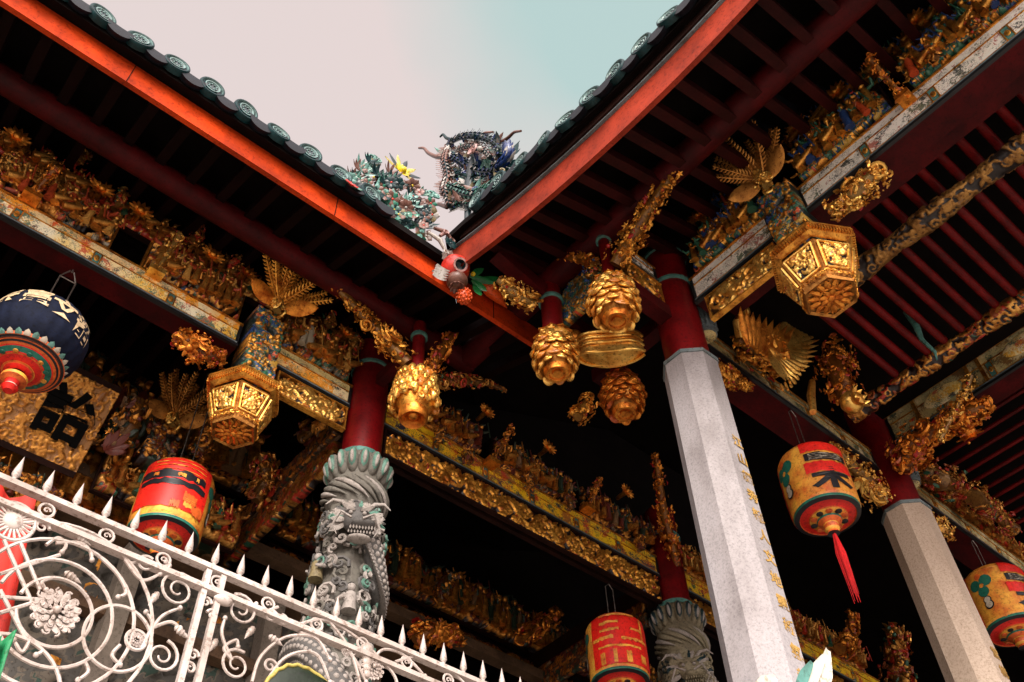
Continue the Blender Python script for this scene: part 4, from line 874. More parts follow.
# carved bracket arms
def arm(label,path,rad,n,s,seed,mat='gilt_pure',name='carved_bracket',core=.75,cat='bracket'):
    mb=MB(); cluster(mb,path,rad,n,s,seed,core); return tag(mb.build(name,mat,None,smooth=50),label,cat)
arm('gilt carved arm reaching left from the lion pendant along the red purlin',[(2.93,4.5,6.02),(2.72,4.55,6.22),(2.5,4.58,6.38),(2.35,4.6,6.5),(2.02,4.6,6.66)],[.12,.12,.09,.085,.03],150,.075,71)
arm('gilt carved upright arm above the lion pendant, leaning right',[(3.12,4.5,6.05),(3.2,4.4,6.3),(3.27,4.35,6.52)],[.10,.10,.05],90,.07,72,'gilt_orange')
arm('gilt carved arm reaching right from the lion pendant',[(3.1,4.55,5.98),(3.4,4.58,6.2),(3.62,4.6,6.36),(3.85,4.6,6.5),(4.1,4.6,6.56)],[.11,.09,.08,.05,.02],120,.065,73,'gilt_red')
arm('gilt carved arm rising right from the brightest pinecone along the red purlin',[(3.6,2.72,6.1),(3.6,2.5,6.28),(3.6,2.28,6.42),(3.6,2.1,6.52),(3.6,1.78,6.62)],[.12,.12,.09,.085,.03],190,.075,74,'gilt_pure')
arm('short gilt carved tip pointing left above the brightest pinecone',[(3.6,2.9,6.3),(3.55,3.05,6.5),(3.5,3.2,6.62)],[.07,.06,.04],50,.06,75,'gilt_orange')
arm('green and gilt carved block behind the brightest pinecone, left of its red post',[(3.62,2.93,6.06),(3.62,2.98,6.45)],[.10,.08],90,.06,76,'gilt_green')
arm('gilt carved bracket block left of the thick red pinecone post',[(3.42,3.47,6.20),(3.2,3.49,6.20),(3.06,3.5,6.26)],[.10,.11,.06],110,.06,77,'gilt_bright')
arm('gilt scroll bracket under the red beam left of the lowest pinecone',[(4.1,3.75,5.55),(4.2,3.7,5.75)],[.09,.10],70,.06,78,'gilt_pure')
arm('gilt carved bracket with rounded end under the long white beam, beside the right hexagonal pendant',[(4.42,1.32,6.00),(4.42,1.12,5.98),(4.42,.95,6.0),(4.42,.86,6.04)],[.08,.125,.125,.09],170,.075,79,'gilt_bright')
arm('gilt coiled dragon bracket with rounded end under the cream beam, beside the left hexagonal pendant',[(1.27,5.24,5.83),(1.38,5.24,5.78),(1.55,5.24,5.78),(1.68,5.22,5.80)],[.08,.13,.13,.09],150,.075,80,'gilt_orange')
arm('gilt floral bracket under the ochre beam just right of the tall grey column',[(4.7,2.84,5.72),(4.85,2.84,5.83),(5.1,2.84,5.9),(5.32,2.84,5.97)],[.15,.12,.09,.03],170,.07,81,'gilt_pure')
arm('gilt floral bracket under the ochre beam just left of the tan column',[(7.04,2.84,5.62),(6.85,2.84,5.80),(6.6,2.84,5.9),(6.4,2.84,5.97)],[.14,.14,.10,.04],170,.07,82,'gilt_bright')
arm('yellow gilt bracket under the ochre beam right of the tan column',[(7.6,2.84,5.82),(7.8,2.84,5.82),(8.05,2.84,5.84),(8.25,2.84,5.88)],[.10,.13,.13,.08],190,.07,83,'gilt_bright')
arm('gilt dragon bracket under the medallion beam above the tan column',[W(903,470,0,7.1),W(912,445,0,7.1),W(935,428,0,7.1),W(962,418,0,7.1),W(990,402,0,7.1)],[.13,.24,.12,.21,.08],300,.10,84,'gilt_orange')
arm('slender gilt cloud bracket hanging right of the dragon bracket over the tan column',[(7.0,1.65,6.28),(6.95,1.75,6.1),(6.9,1.95,5.9),(6.85,2.1,5.72)],[.07,.05,.05,.04],70,.06,85,'gilt_bright')
arm('gilt figures heaped on the ochre beam right of the tan column',[Wy(925,470,2.6),Wy(940,480,2.55),Wy(957,488,2.62),Wy(975,498,2.52),Wy(995,515,2.62),Wy(1015,530,2.6)],[.10,.22,.10,.20,.09,.15],300,.10,86,'gilt_red')
# gold boat bracket with red knob
t=thing('boat_bracket','smooth gold boat shaped bracket with red knob between two pinecones','bracket',(4.05,3.3,6.0))
mb=MB(); ax=Vector((1,-1,0)).normalized(); c=Vector((4.06,3.28,5.96))
vs=[];n=14
for i in range(n+1):
    u=i/n*2-1; wd=.105*(1-abs(u)**4)+.015; zb=-.14+.07*u*u; p=c+ax*u*.27; sv=Vector((-ax.y,ax.x,0))
    vs+=[p-sv*wd+ZV*(.055+.03*u*u),p-sv*wd*.8+ZV*zb,p+sv*wd*.8+ZV*zb,p+sv*wd+ZV*(.055+.03*u*u)]
mb.add(vs,[(i*4+k,i*4+(k+1)%4,(i+1)*4+(k+1)%4,(i+1)*4+k) for i in range(n) for k in range(4)]+[(3,2,1,0),(n*4,n*4+1,n*4+2,n*4+3)]); mb.build('hull','gilt_bright',t,smooth=60)
mb=MB()
for sg in(-1,1):
    for dz,wk,rr in ((.055,.11,.018),(-.0,.105,.012),(-.06,.098,.012),(-.13,.06,.014)): mb.tube([c+ax*u*.275+Vector((-ax.y,ax.x,0))*sg*(wk*(1-abs(u)**4)+.018)+ZV*(dz+.04*u*u) for u in np.linspace(-1,1,15)],rr,6)
mb.spiral(c-ax*.25+ZV*.02,ax,ZV,.06,1.2,.02,0,12)
mb.build('rim','gilt_bright',t,smooth=60)
mb=MB(); mb.tube([c-ax*.28+ZV*.08-Vector((.0,-.0,0)),c-ax*.46+ZV*.10],[.05,.055],12); mb.build('knob','red_beam',t,smooth=50)
mb=MB(); k0=c-ax*.27+ZV*.15; mb.ell(k0,(.07,.07,.08),None,12,8); cluster(mb,[k0-ZV*.05,k0+ZV*.05],[.075,.06],40,.035,5,0); mb.build('bud','gilt_orange',t,smooth=50)
# red tie beams in the corner bay
def plainbeam(label,p,q,w,h,mat='red_beam',name='red_beam'):
    mb=MB(); mb.bar(p,q,w,h); return tag(mb.build(name,mat),label,'beam')
plainbeam('plain red tie beam from brightest pinecone to the tall red post',(3.66,2.8,6.05),(4.23,2.8,6.05),.12,.14)
plainbeam('plain red tie beam passing above the lowest pinecone',(4.4,2.98,6.22),(4.4,3.75,6.22),.12,.14)
plainbeam('plain red tie beam from thick pinecone post into the dark',(3.7,3.45,6.25),(4.33,3.45,6.25),.10,.12)
plainbeam('dark red beam crossing the shadow left of the thick pinecone post',(3.0,3.45,6.52),(3.5,3.45,6.40),.12,.14)
plainbeam('dark red beam behind the lion pendant, from its post to the dragon column post',(3.0,4.54,6.30),(3.0,5.03,6.30),.09,.11)
# phoenix and lion figures on the AB beam
t=thing('phoenix_carving','gilt phoenix with spread tail standing on the ochre beam, left of the gilt lion','carving',Wy(770,375,2.62))
mb=MB(); cluster(mb,[Wy(738,338,2.62),Wy(752,346,2.6),Wy(768,356,2.58),Wy(782,372,2.6)],[.09,.16,.18,.11],170,.085,91,.85); mb.build('body','gilt_pure',t,smooth=50)
b0=Wy(768,350,2.5)
mb=MB()
for k in range(20):
    a=-1.1+2.3*k/19; e=Wy(768+38*math.cos(a),352+38*math.sin(a),2.5); d=e-b0; mb.col=.1; mb.leaf(b0,d,Vector((-.3,-.8,-.4)),d.length,.07,.15,.3,5); mb.spiral(e,d.normalized(),Vector((0,0,1)),.035,1.1,.013,k,9)
mb.build('tail_feathers','gilt_bright',t,smooth=50)
mb=MB()
for k in range(9): e=Wy(738+6*k,312+3*k,2.45); mb.col=.1; q_=Wy(748+3*k,345+2*k,2.52); mb.leaf(q_,e-q_,Vector((-.3,-.8,-.4)),(e-q_).length*1.1,.08,.15,.22,5)
mb.build('wing','gilt_orange',t,smooth=50)
mb=MB(); a_=[Wy(742,335,2.55),Wy(738,322,2.5),Wy(744,312,2.46)]; mb.tube(a_,[.06,.045,.035],8); mb.ell(a_[2],.055,None,9,6); mb.leaf(a_[2],Vector((-.6,-.6,.1)),ZV,.10,.04); mb.build('head','gilt_bright',t,smooth=50)
t=thing('lion_carving','gilt lion figure holding a bright ball above the right end of the ochre beam','carving',Wy(850,410,2.45))
mb=MB(); cluster(mb,[Wy(838,338,2.35),Wy(834,358,2.35),Wy(840,380,2.38),Wy(848,402,2.42)],[.13,.19,.19,.15],270,.09,92,.85); mb.build('body','gilt_orange',t,smooth=50)
mb=MB(); mb.col=.1; mb.tube([Wy(862,304,2.2),Wy(864,318,2.2),Wy(858,332,2.22),Wy(846,345,2.26)],[.035,.05,.06,.07],9); mb.spiral(Wy(860,304,2.2),(1,0,0),ZV,.06,1.2,.022,0,12); mb.build('raised_paw','gilt_bright',t,smooth=50)
mb=MB(); mb.ell(Wy(852,402,2.28),.10,None,14,10)
for k in range(11): mb.leaf(Wy(852,402,2.26),(math.cos(k*.57),-.6,math.sin(k*.57)),(0,-1,0),.15,.055,.2,.3,4)
mb.build('ball','gilt_bright',t,smooth=50)
mb=MB(); mb.col=.1; mb.tube([Wy(812,382,2.5),Wy(811,396,2.5),Wy(813,412,2.5)],[.03,.035,.03],8); tag(mb.build('gilt_peg','gilt_bright',None,smooth=50),'short plain gilt peg between the phoenix and the lion','peg')
# carved purlins and red rafters in the wing
carved_log('carved_purlin','gilt_olive',(5.12,1.75,6.10),(5.12,-3.0,6.10),.072,.022,93,.062,'carved olive gilt purlin crossing the red rafters behind the right hexagonal pendant','purlin')
carved_log('carved_purlin','gilt_red',(6.5,2.6,6.20),(6.5,-2.4,6.20),.06,.024,94,.062,'dark carved purlin along the lower ends of the red rafters','purlin')
t=thing('rafter_grid','row of round bright red rafters seen from below at upper right','rafters',(5.9,0,6.3))
mb=MB(); mb.bx(4.645,4.80,-3.3,2.5,6.20,6.36); mb.build('wall_plate','red_beam',t)
for i in range(32):
    y=2.05-.166*i; mb=MB(); mb.tube([(4.80,y,6.30),(6.42,y,6.24)],.036,10); mb.build('rafter','rafter_red',t,smooth=50)
mb=MB(); mb.bx(4.81,7.2,-3.3,2.6,6.60,6.64); mb.build('ceiling_board','shade_black_wood',t)
t=thing('rafter_grid','thin bright red rafters beyond the medallion beam at far right','rafters',(8.6,0,6.5))
for i in range(16):
    x=8.1+.2*i; mb=MB(); mb.tube([(x,2.7,6.75),(x,-1.2,6.75)],.022,8); mb.build('rafter','rafter_red',t,smooth=50)
mb=MB(); mb.bx(7.6,12,-1.4,2.7,6.85,6.9); mb.build('ceiling_board','shade_black_wood',t)
# ================================================================ INSIDE THE HALL
mb=MB(); mb.bx(-6,17,8.4,8.5,.25,9.4); tag(mb.build('back_wall','shade_black_wood'),'dark back wall of the temple interior','wall')
mb=MB(); mb.bx(16,16.1,-3.3,8.4,.25,9.4); tag(mb.build('end_wall','shade_black_wood'),'dark far end wall of the temple','wall')
mb=MB(); mb.bx(-6,-5.9,4.6,8.4,.25,9.4); tag(mb.build('end_wall','shade_black_wood'),'dark left end wall of the hall','wall')
t=thing('side_beam','carved dark red beam with pale edge running back from the dragon column','beam',(3,6.6,5.9))
mb=MB(); mb.bx(2.92,3.08,5.4,8.3,5.92,6.14); mb.build('core','umber',t)
mb=MB(); mb.bar((2.90,5.42,5.88),(2.90,8.3,5.88),.03,.03); mb.build('edge_bar','brown_wood',t)
carved('carved_face','gilt_dim',(2.905,8.3,5.93),(0,-1,0),ZV,2.8,.2,.04,95,.05,1.8,.016,None,None,.02,t)
carved('carved_underside','gilt_red',(2.93,8.3,5.60),(0,-1,0),ZV,2.8,.28,.05,96,.06,1.8,.014,.12,None,.04,t)
t=thing('side_beam','dark carved beam inside, running back from behind the red centre lantern','beam',(6.83,6.6,5.9))
mb=MB(); mb.bx(6.75,6.91,5.4,8.3,5.92,6.14); mb.build('core','umber',t); mb=MB(); mb.bar((6.73,5.42,5.90),(6.73,8.3,5.90),.03,.03); mb.build('edge_bar','red_beam',t)
carved('carved_face','gilt_dim',(6.74,8.3,5.60),(0,-1,0),ZV,2.8,.3,.04,97,.06,1.8,.018,None,None,.02,t)
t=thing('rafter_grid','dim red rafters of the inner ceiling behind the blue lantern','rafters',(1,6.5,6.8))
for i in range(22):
    x=-2.4+.24*i; mb=MB(); mb.bar((x,5.52,6.72),(x,8.3,7.1),.07,.09); mb.build('rafter','rafter_red_shade',t)
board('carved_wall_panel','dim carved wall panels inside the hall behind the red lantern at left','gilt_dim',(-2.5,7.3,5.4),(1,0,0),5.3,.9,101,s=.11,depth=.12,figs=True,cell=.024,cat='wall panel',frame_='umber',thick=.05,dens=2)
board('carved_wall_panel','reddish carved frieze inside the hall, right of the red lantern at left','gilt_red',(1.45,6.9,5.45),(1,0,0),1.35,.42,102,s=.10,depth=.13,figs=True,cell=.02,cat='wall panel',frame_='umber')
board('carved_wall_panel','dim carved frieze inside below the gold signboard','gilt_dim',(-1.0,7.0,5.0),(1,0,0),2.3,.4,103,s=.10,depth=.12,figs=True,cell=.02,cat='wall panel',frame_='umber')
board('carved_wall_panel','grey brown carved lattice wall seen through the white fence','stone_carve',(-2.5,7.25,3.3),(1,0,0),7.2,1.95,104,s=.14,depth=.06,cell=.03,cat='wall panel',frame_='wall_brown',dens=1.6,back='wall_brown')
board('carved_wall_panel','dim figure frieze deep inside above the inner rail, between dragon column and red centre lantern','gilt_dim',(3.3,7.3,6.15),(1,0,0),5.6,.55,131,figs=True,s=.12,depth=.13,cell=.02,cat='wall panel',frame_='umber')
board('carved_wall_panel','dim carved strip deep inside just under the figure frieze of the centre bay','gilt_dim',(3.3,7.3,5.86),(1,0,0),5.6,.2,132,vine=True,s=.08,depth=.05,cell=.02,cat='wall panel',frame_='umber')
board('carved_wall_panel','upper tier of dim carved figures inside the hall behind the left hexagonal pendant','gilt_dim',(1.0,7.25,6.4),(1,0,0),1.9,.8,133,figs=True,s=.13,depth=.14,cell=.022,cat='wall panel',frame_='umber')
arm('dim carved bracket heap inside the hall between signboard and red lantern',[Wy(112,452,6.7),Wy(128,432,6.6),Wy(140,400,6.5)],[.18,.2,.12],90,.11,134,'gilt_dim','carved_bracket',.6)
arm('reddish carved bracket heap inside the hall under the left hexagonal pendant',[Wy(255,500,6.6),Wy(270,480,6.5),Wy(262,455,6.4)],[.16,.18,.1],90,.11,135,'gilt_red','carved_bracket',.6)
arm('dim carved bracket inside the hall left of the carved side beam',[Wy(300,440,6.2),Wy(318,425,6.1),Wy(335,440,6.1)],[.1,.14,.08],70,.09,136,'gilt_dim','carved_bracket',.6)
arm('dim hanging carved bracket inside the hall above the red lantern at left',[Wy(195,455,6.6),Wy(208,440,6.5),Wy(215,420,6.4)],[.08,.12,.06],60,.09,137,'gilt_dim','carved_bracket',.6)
board('upper_frieze','dark green figure frieze under the rafters above the blue green friezes of the white beam','gilt_green',(4.52,2.5,6.98),(0,-1,0),5.4,.26,138,figs=True,s=.07,depth=.08,cat='frieze',frame_='umber',cell=.016)
for i,(z,l) in enumerate(((5.28,'plain brown rail along the inner wall just above the fence spikes'),(4.55,'lower plain brown rail along the inner wall behind the fence'),(5.72,'upper brown rail of the inner wall beside the dragon column'))):
    mb=MB(); mb.bx(-3,9.5,7.06,7.2,z,z+.11); tag(mb.build('wall_rail','wall_brown'),l,'rail')
for i,(x,l) in enumerate(((.62,'leftmost grey brown wall post behind the white fence'),(1.95,'second grey brown wall post behind the fence scrolls'),(3.3,'grey brown wall post behind the fence, nearest the dragon column'))):
    mb=MB(); mb.bx(x,x+.17,7.02,7.19,.25,5.27); tag(mb.build('wall_post','granite_brown'),l,'post')
arm('bright red gilt carved figure group deep inside, right of the dragon column',[W(415,640,1,6.8),W(430,630,1,6.75),W(462,640,1,6.8)],[.12,.17,.07],120,.12,105,'gilt_orange','carved_group',.5,'carving')
arm('small gilt carved cluster deep inside, left of the red centre lantern',[W(520,640,1,6.6),W(545,622,1,6.6),W(560,612,1,6.6)],[.09,.12,.08],60,.12,106,'gilt_orange','carved_group',.4,'carving')
arm('dim gilt carved column of figures deep inside above the fence',[W(440,600,1,6.9),W(446,580,1,6.9),W(455,575,1,6.9)],[.08,.10,.06],50,.1,107,'gilt_dim','carved_group',.4,'carving')
arm('orange gilt carved tower bracket at lower right under the red tassel',[(11.0,5.15,6.3),(11.1,5.1,6.7),(11.15,5.0,7.1)],[.22,.2,.14],170,.14,108,'gilt_red','carved_bracket',.7)
arm('curved gilt bracket at lower right beside the white petals',[(9.7,5.1,6.3),(10.0,5.1,6.55),(10.1,5.0,6.9)],[.16,.12,.08],90,.12,109,'gilt_orange','carved_bracket',.6)
arm('slim gilt bracket at lower right between tassel and tan column',[(12.0,5.1,6.3),(12.1,5.0,6.6)],[.12,.08],60,.1,110,'gilt_orange','carved_bracket',.6)
arm('gilt bracket arm beside the upper left edge of the tall grey column',[(6.05,4.5,6.85),(6.4,4.8,6.6),(6.7,5.0,6.35),(6.8,5.05,6.1)],[.04,.10,.10,.08],130,.08,111,'gilt_orange','carved_bracket',.7)
# signboard -----------------------------------------------------------------
for nd in list(MATS['signboard'].node_tree.nodes): pass
ntb=MATS['signboard'].node_tree; bs=[x for x in ntb.nodes if x.type=='BSDF_PRINCIPLED'][0]; vo=[x for x in ntb.nodes if x.type=='TEX_VORONOI'][0]
rr_=ramp(ntb,[(.18,(.62,.34,.10)),(.34,(.42,.2,.05)),(.5,(.1,.04,.015))]); ntb.links.new(vo.outputs[0],rr_.inputs[0]); ntb.links.new(rr_.outputs[0],bs.inputs['Base Color']); bs.inputs['Roughness'].default_value=.4; bs.inputs['Metallic'].default_value=.5
t=thing('signboard','gold signboard with large black characters hanging behind the blue lantern','signboard',(0,6.6,5.8))
Vd=Vector((0,-.41,.62)).normalized(); P0=Vector((-1.9,6.81,5.49)); 
carved('board','gilt_sign',P0,(1,0,0),Vd,3.18,.745,.020,120,.075,1.25,.0085,None,None,.05,t)
nrm=Vector((1,0,0)).cross(Vd)
for i,(ch,x) in enumerate((('詒',.99),('穀',.26),('堂',-.5))):
    c=Vector((x,6.81,5.49))+Vd*.36+nrm*.032; M=Matrix.Translation(c)@Matrix((Vector((1,0,0)),Vd,nrm)).transposed().to_4x4(); text_on('character',ch,.46,'char_black',M,t,.03,1,.018)
mb=MB()
for a,b in (((0,-.02),(3.18,-.02)),((0,.765),(3.18,.765))): mb.bar(P0+Vector((a[0],0,0))+Vd*a[1],P0+Vector((b[0],0,0))+Vd*b[1],.05,.03,nrm)
mb.build('board_edge','umber',t)
# ================================================================ LANTERNS
def lantern_round(X,Y,zc,label,hook):
    t=thing('round_lantern',label,'lantern',(X,Y,zc+.32)); a=.33;h=.30
    mb=MB(); n=96; prof=[]
    for i in range(19):
        u=-1+2*i/18; z=u*h*.93; r=a*math.sqrt(max(0,1-(abs(u)*.93)**2.3)); prof.append((r,z))
    vs=[]
    for r,z in prof:
        for k in range(n):
            an=2*PI*k/n; rr=r*(1-.018*abs(math.sin(an*12))**.5+.018); vs.append((X+rr*math.cos(an),Y+rr*math.sin(an),zc+z))
    mb.add(vs,[(i*n+k,i*n+(k+1)%n,(i+1)*n+(k+1)%n,(i+1)*n+k) for i in range(18) for k in range(n)]); mb.build('shade','lan_blue',t,smooth=True)
    zb=zc-h*.80
    rings=[.27,.264,.245,.235,.223,.205,.198,.16,.153,.143,.105,.10,.09,.055]
    mats=['lan_orange','lan_black','lan_orange','lan_black','lan_orange','lan_red','lan_green','lan_red','lan_orange','lan_red','lan_cream','lan_orange','lan_red']
    mb=MB(); mb.lathe([(r,-.04-.12*(1-(r/.25))**1.0+ (0.003 if i%2 else 0)) for i,r in enumerate(rings)],48,(X,Y,zb),mats=mats)
    for k in range(12):
        an=2*PI*k/12; mb.mat('lan_green' if k%2 else 'lan_cream'); mb.ell((X+.167*math.cos(an),Y+.167*math.sin(an),zb-.085),(.02,.02,.008),None,8,5)
    mb.mat('lan_orange'); mb.lathe([(.25,-.04),(.25,.02)],48,(X,Y,zb)); mb.build('base_plate',None,t,smooth=50)
    mb=MB()
    for k in range(30):
        an=2*PI*k/30; d=Vector((math.cos(an),math.sin(an),0)); mb.mat('lan_white' if k%2 else 'porc_sea'); mb.leaf(Vector((X,Y,zb-.02))+d*.235,d+ZV*.75,d-ZV*.2,.062,.046,-.1,.15,4)
    mb.build('petal_fringe',None,t,smooth=50)
    mb=MB(); z0=zb-.15; mb.lathe([(.06,z0),(.085,z0-.02),(.085,z0-.045),(.05,z0-.06),(.04,z0-.09),(.055,z0-.11),(.03,z0-.14),(.001,z0-.14)],20,(X,Y,0),mats=['lan_orange','lan_cream','lan_orange','lan_red','lan_white','lan_red','lan_red']); mb.build('bottom_knob',None,t,smooth=50)
    mb=MB(); mb.lathe([(.12,zc+h*.86),(.12,zc+h*1.0),(.001,zc+h)],20,(X,Y,0)); mb.build('top_collar','lan_black',t)
    mb=MB(); zt=zc+h; hz=hook
    for sg in(-1,1): mb.tube([(X+sg*.06,Y,zt-.02),(X+sg*.06,Y,hz-.12),(X+sg*.015,Y,hz-.02)],.006,5)
    mb.tube([(X-.06,Y,hz-.12),(X+.06,Y,hz-.12)],.005,5); mb.tube([(X,Y,hz-.03),(X,Y,hz)],.007,5); mb.build('hanger','wire',t)
    rf=lambda z: a*math.sqrt(max(.02,1-(abs(z/h))**2.3))+.006
    az=math.atan2(-Y,-X)
    for ch,da,zz in (('宗',-1.0,.07),('臺',-.36,.05),('文',.22,.03),('韶',.80,.0)): text_wrap('character',ch,.19,'char_gold',(X,Y,zc),rf,az+da,zz,t,.035)
    return t
lantern_round(.41,5.3,5.18,'dark blue round lantern with pale characters and orange ringed base, cut by the left edge',5.97)
def lantern(X,Y,zc,label,hook,yaw=0,tassel=True,seed=1,style=0,a=.27,hh=.33):
    t=thing('paper_lantern',label,'lantern',(X,Y,zc+hh)); 
    def rf(z):
        u=abs(z)/hh; return a*(1-.03*u*u) if u<.72 else a*(.985-.30*((u-.72)/.28)**2)
    mb=MB(); n=72; zs=list(np.linspace(-hh*.86,hh,46)); vs=[]
    for i,z in enumerate(zs):
        for k in range(n):
            an=2*PI*k/n; r=rf(z)*(1+(.008 if i%2 else -.006)+.004*math.sin(an*7+z*20+seed)); vs.append((X+r*math.cos(an),Y+r*math.sin(an),zc+z))
    mb.add(vs,[(i*n+k,i*n+(k+1)%n,(i+1)*n+(k+1)%n,(i+1)*n+k) for i in range(45) for k in range(n)]); mb.build('shade','lan_cream',t,smooth=40)
    az=math.atan2(-Y,-X)+yaw
    def patch(mb,m,a0,a1,z0,z1,ec=0,k=14,wav=.006):
        mb.mat(m); vs=[];rn=random.Random(int(a0*100+z0*1000))
        for j in range(11):
            for i in range(k+1):
                an=a0+(a1-a0)*i/k; z=z0+(z1-z0)*j/10
                if j in(0,10): z+=rn.uniform(-wav,wav)
                r=rf(z)*(1.012+.0035*math.sin((az+an)*7+z*20+seed))+.003+ec+(.0016 if j%2 else 0); vs.append((X+r*math.cos(az+an),Y+r*math.sin(az+an),zc+z))
        mb.add(vs,[(j*(k+1)+i,j*(k+1)+i+1,(j+1)*(k+1)+i+1,(j+1)*(k+1)+i) for j in range(10) for i in range(k)])
    mb=MB()
    if style==0:
        patch(mb,'lan_red',.12,1.55,.17,.31); patch(mb,'lan_red',.10,1.55,-.05,.055); patch(mb,'lan_black',.18,1.5,.075,.15)
        for q in range(4): patch(mb,'lan_white',.3,1.3,.083+.017*q,.086+.017*q,.004)
        text_wrap('character','木','.21'and .21,'lan_black',(X,Y,zc),rf,az+.8,-.13,t,.05,1.5,.006)
        patch(mb,'lan_red',-1.9,-1.1,-.25,.28)
    elif style==1:
        patch(mb,'lan_red',-1.25,.95,-.20,.31); patch(mb,'lan_black',-1.2,.75,.075,.14,.003,14,.014); patch(mb,'lan_black',-1.1,.8,.005,.05,.004,14,.012)
        for a0,a1 in ((-.75,-.6),(-.1,.12),(.42,.5)): patch(mb,'lan_cream',a0,a1,.088,.118,.006,6,.008)
        for a0,a1,z0,z1 in ((.2,.6,-.13,-.05),(.5,.9,-.20,-.12),(-.1,.15,-.19,-.14)): patch(mb,'lan_orange',a0,a1,z0,z1,.005,10,.02)
        for q in range(4): patch(mb,'lan_cream',-.9+.05*q,.7,.15+.04*q,.153+.04*q,.004)
        patch(mb,'lan_cream',.25,.6,-.17,-.09,.004)
    else:
        patch(mb,'lan_red',-.85,1.5,-.24,.32,0,26)
        for a0,a1,z0,z1 in ((-.5,.75,.250,.275),(-.5,.15,.165,.19),(-.5,.15,.095,.115),(.55,.95,.10,.125),(.95,1.05,.0,.25),(-.8,-.05,.01,.045),(.2,1.2,-.005,.02),(-.6,.9,-.075,-.055),(-.55,-.38,-.23,-.12),(-.1,.02,-.23,-.10),(.32,.5,-.23,-.12),(.85,1.1,-.21,-.13)): patch(mb,'lan_cream',a0,a1,z0,z1,.004,10,.009)
    # vase and figure in green
    vo_=-.62 if style==0 else (1.35 if style==1 else -1.45)
    mb.mat('lan_green')
    def blob(da,z,r,m,ec=.004):
        mb.mat(m); k=10; vs=[]
        for i in range(k):
            b=2*PI*i/k; an=az+vo_+da+math.cos(b)*r/a; zz=z+math.sin(b)*r; q=rf(zz)*1.014+ec; vs.append((X+q*math.cos(an),Y+q*math.sin(an),zc+zz))
        q=rf(z)*1.014+ec+.001; vs.append((X+q*math.cos(az+vo_+da),Y+q*math.sin(az+vo_+da),zc+z)); mb.add(vs,[(i,(i+1)%k,k) for i in range(k)])
    for da,z,r,m in ((-.2,.12,.055,'lan_green'),(.18,.13,.06,'lan_green'),(0,.03,.055,'lan_green'),(0,.19,.03,'lan_orange'),(.02,.09,.022,'lan_cream'),(0,-.06,.04,'lan_black'),(0,-.11,.045,'lan_black'),(0,-.06,.03,'lan_white'),(0,-.11,.033,'lan_white'),(.0,-.085,.014,'lan_black')): blob(da,z,r,m,.004+(.003 if m in('lan_white','lan_orange','lan_cream') else 0)+(.002 if r<.02 else 0))
    mb.build('painted_design',None,t,smooth=50)
    if style==1: pass
    zb=zc-hh*.86; rb=rf(-hh*.86)
    mb=MB(); mb.lathe([(rb+.004,zb+.035),(rb+.016,zb+.02),(rb+.012,zb),(rb*.9,zb-.012),(rb*.88,zb-.004),(rb*.62,zb-.02),(rb*.60,zb-.03),(rb*.40,zb-.045),(rb*.38,zb-.06),(rb*.24,zb-.085),(.055,zb-.09),(.06,zb-.13),(.042,zb-.15),(.048,zb-.17),(.001,zb-.175)],40,(X,Y,0),mats=['lan_white','lan_green','lan_black','lan_orange','lan_red','lan_orange','lan_cream','lan_green','lan_orange','lan_cream','lan_orange','lan_cream','lan_orange','lan_black'])
    for k in range(10):
        an=2*PI*k/10; mb.mat('lan_black' if k%2 else 'lan_orange'); mb.ell((X+rb*.5*math.cos(an),Y+rb*.5*math.sin(an),zb-.043),(.03,.03,.008),None,8,5)
    mb.build('base_plate',None,t,smooth=50)
    mb=MB(); mb.lathe([(rf(hh),zc+hh),(.11,zc+hh+.015),(.10,zc+hh+.05),(.001,zc+hh+.05)],30,(X,Y,0)); mb.build('top_collar','lan_red',t,smooth=50)
    mb=MB(); 
    for sg in(-1,1): mb.tube([(X+sg*.05,Y,zc+hh+.04),(X+sg*.05,Y,hook-.05),(X,Y,hook)],.005,5)
    mb.build('hanger','wire',t)
    if tassel:
        mb=MB(); rn=random.Random(3)
        for k in range(34):
            an=rn.random()*6.28; r0=.012*rn.random(); r1=.036*rn.random()**.6; L=.46+.16*rn.random(); mb.tube([(X+r0*math.cos(an),Y+r0*math.sin(an),zb-.17),(X+r1*1.1*math.cos(an),Y+r1*math.sin(an),zb-.35),(X+r1*.8*math.cos(an),Y+r1*.8*math.sin(an),zb-.17-L)],[.004,.005,.0015],5)
        mb.build('tassel','tassel_red',t,smooth=50)
    return t
lantern(5.84,2.82,5.12,'red and cream paper lantern with long red tassel hanging left of the tan column',6.02,-.28,True,1,0)
lantern(8.72,2.82,5.26,'orange yellow paper lantern with green figures, cut by the right edge',6.02,.25,False,2,0,.29)
lantern(1.86,5.95,4.87,'red paper lantern with black characters hanging behind the white fence at left',6.4,0,False,3,1)
lantern(5.98,5.3,4.88,'bright red paper lantern with yellow strokes, left of the olive column',5.66,.0,False,4,2)
# ================================================================ ROOF ORNAMENTS
def petal_flower(mb,c,u,v,r,n,mp,mc):
    w=u.cross(v)
    for k in range(n):
        a=2*PI*k/n; d=u*math.cos(a)+v*math.sin(a); mb.mat(mp if isinstance(mp,str) else mp[k%len(mp)]); mb.leaf(c+d*r*.1,d+w*.35,w,r,r*.85*(7/n)**.5,-.1,.25,4)
    mb.mat(mc); mb.ell(c+w*r*.12,r*.2,None,8,6)
U0=CX.normalized(); 
fw=thing('flower_ornament','heap of white, teal and pink porcelain flowers with a yellow bloom on the roof edge','roof ornament',(2.1,3.95,6.75))
rnd=random.Random(12)
def Pf(px,py): return W(px,py,1,3.86)
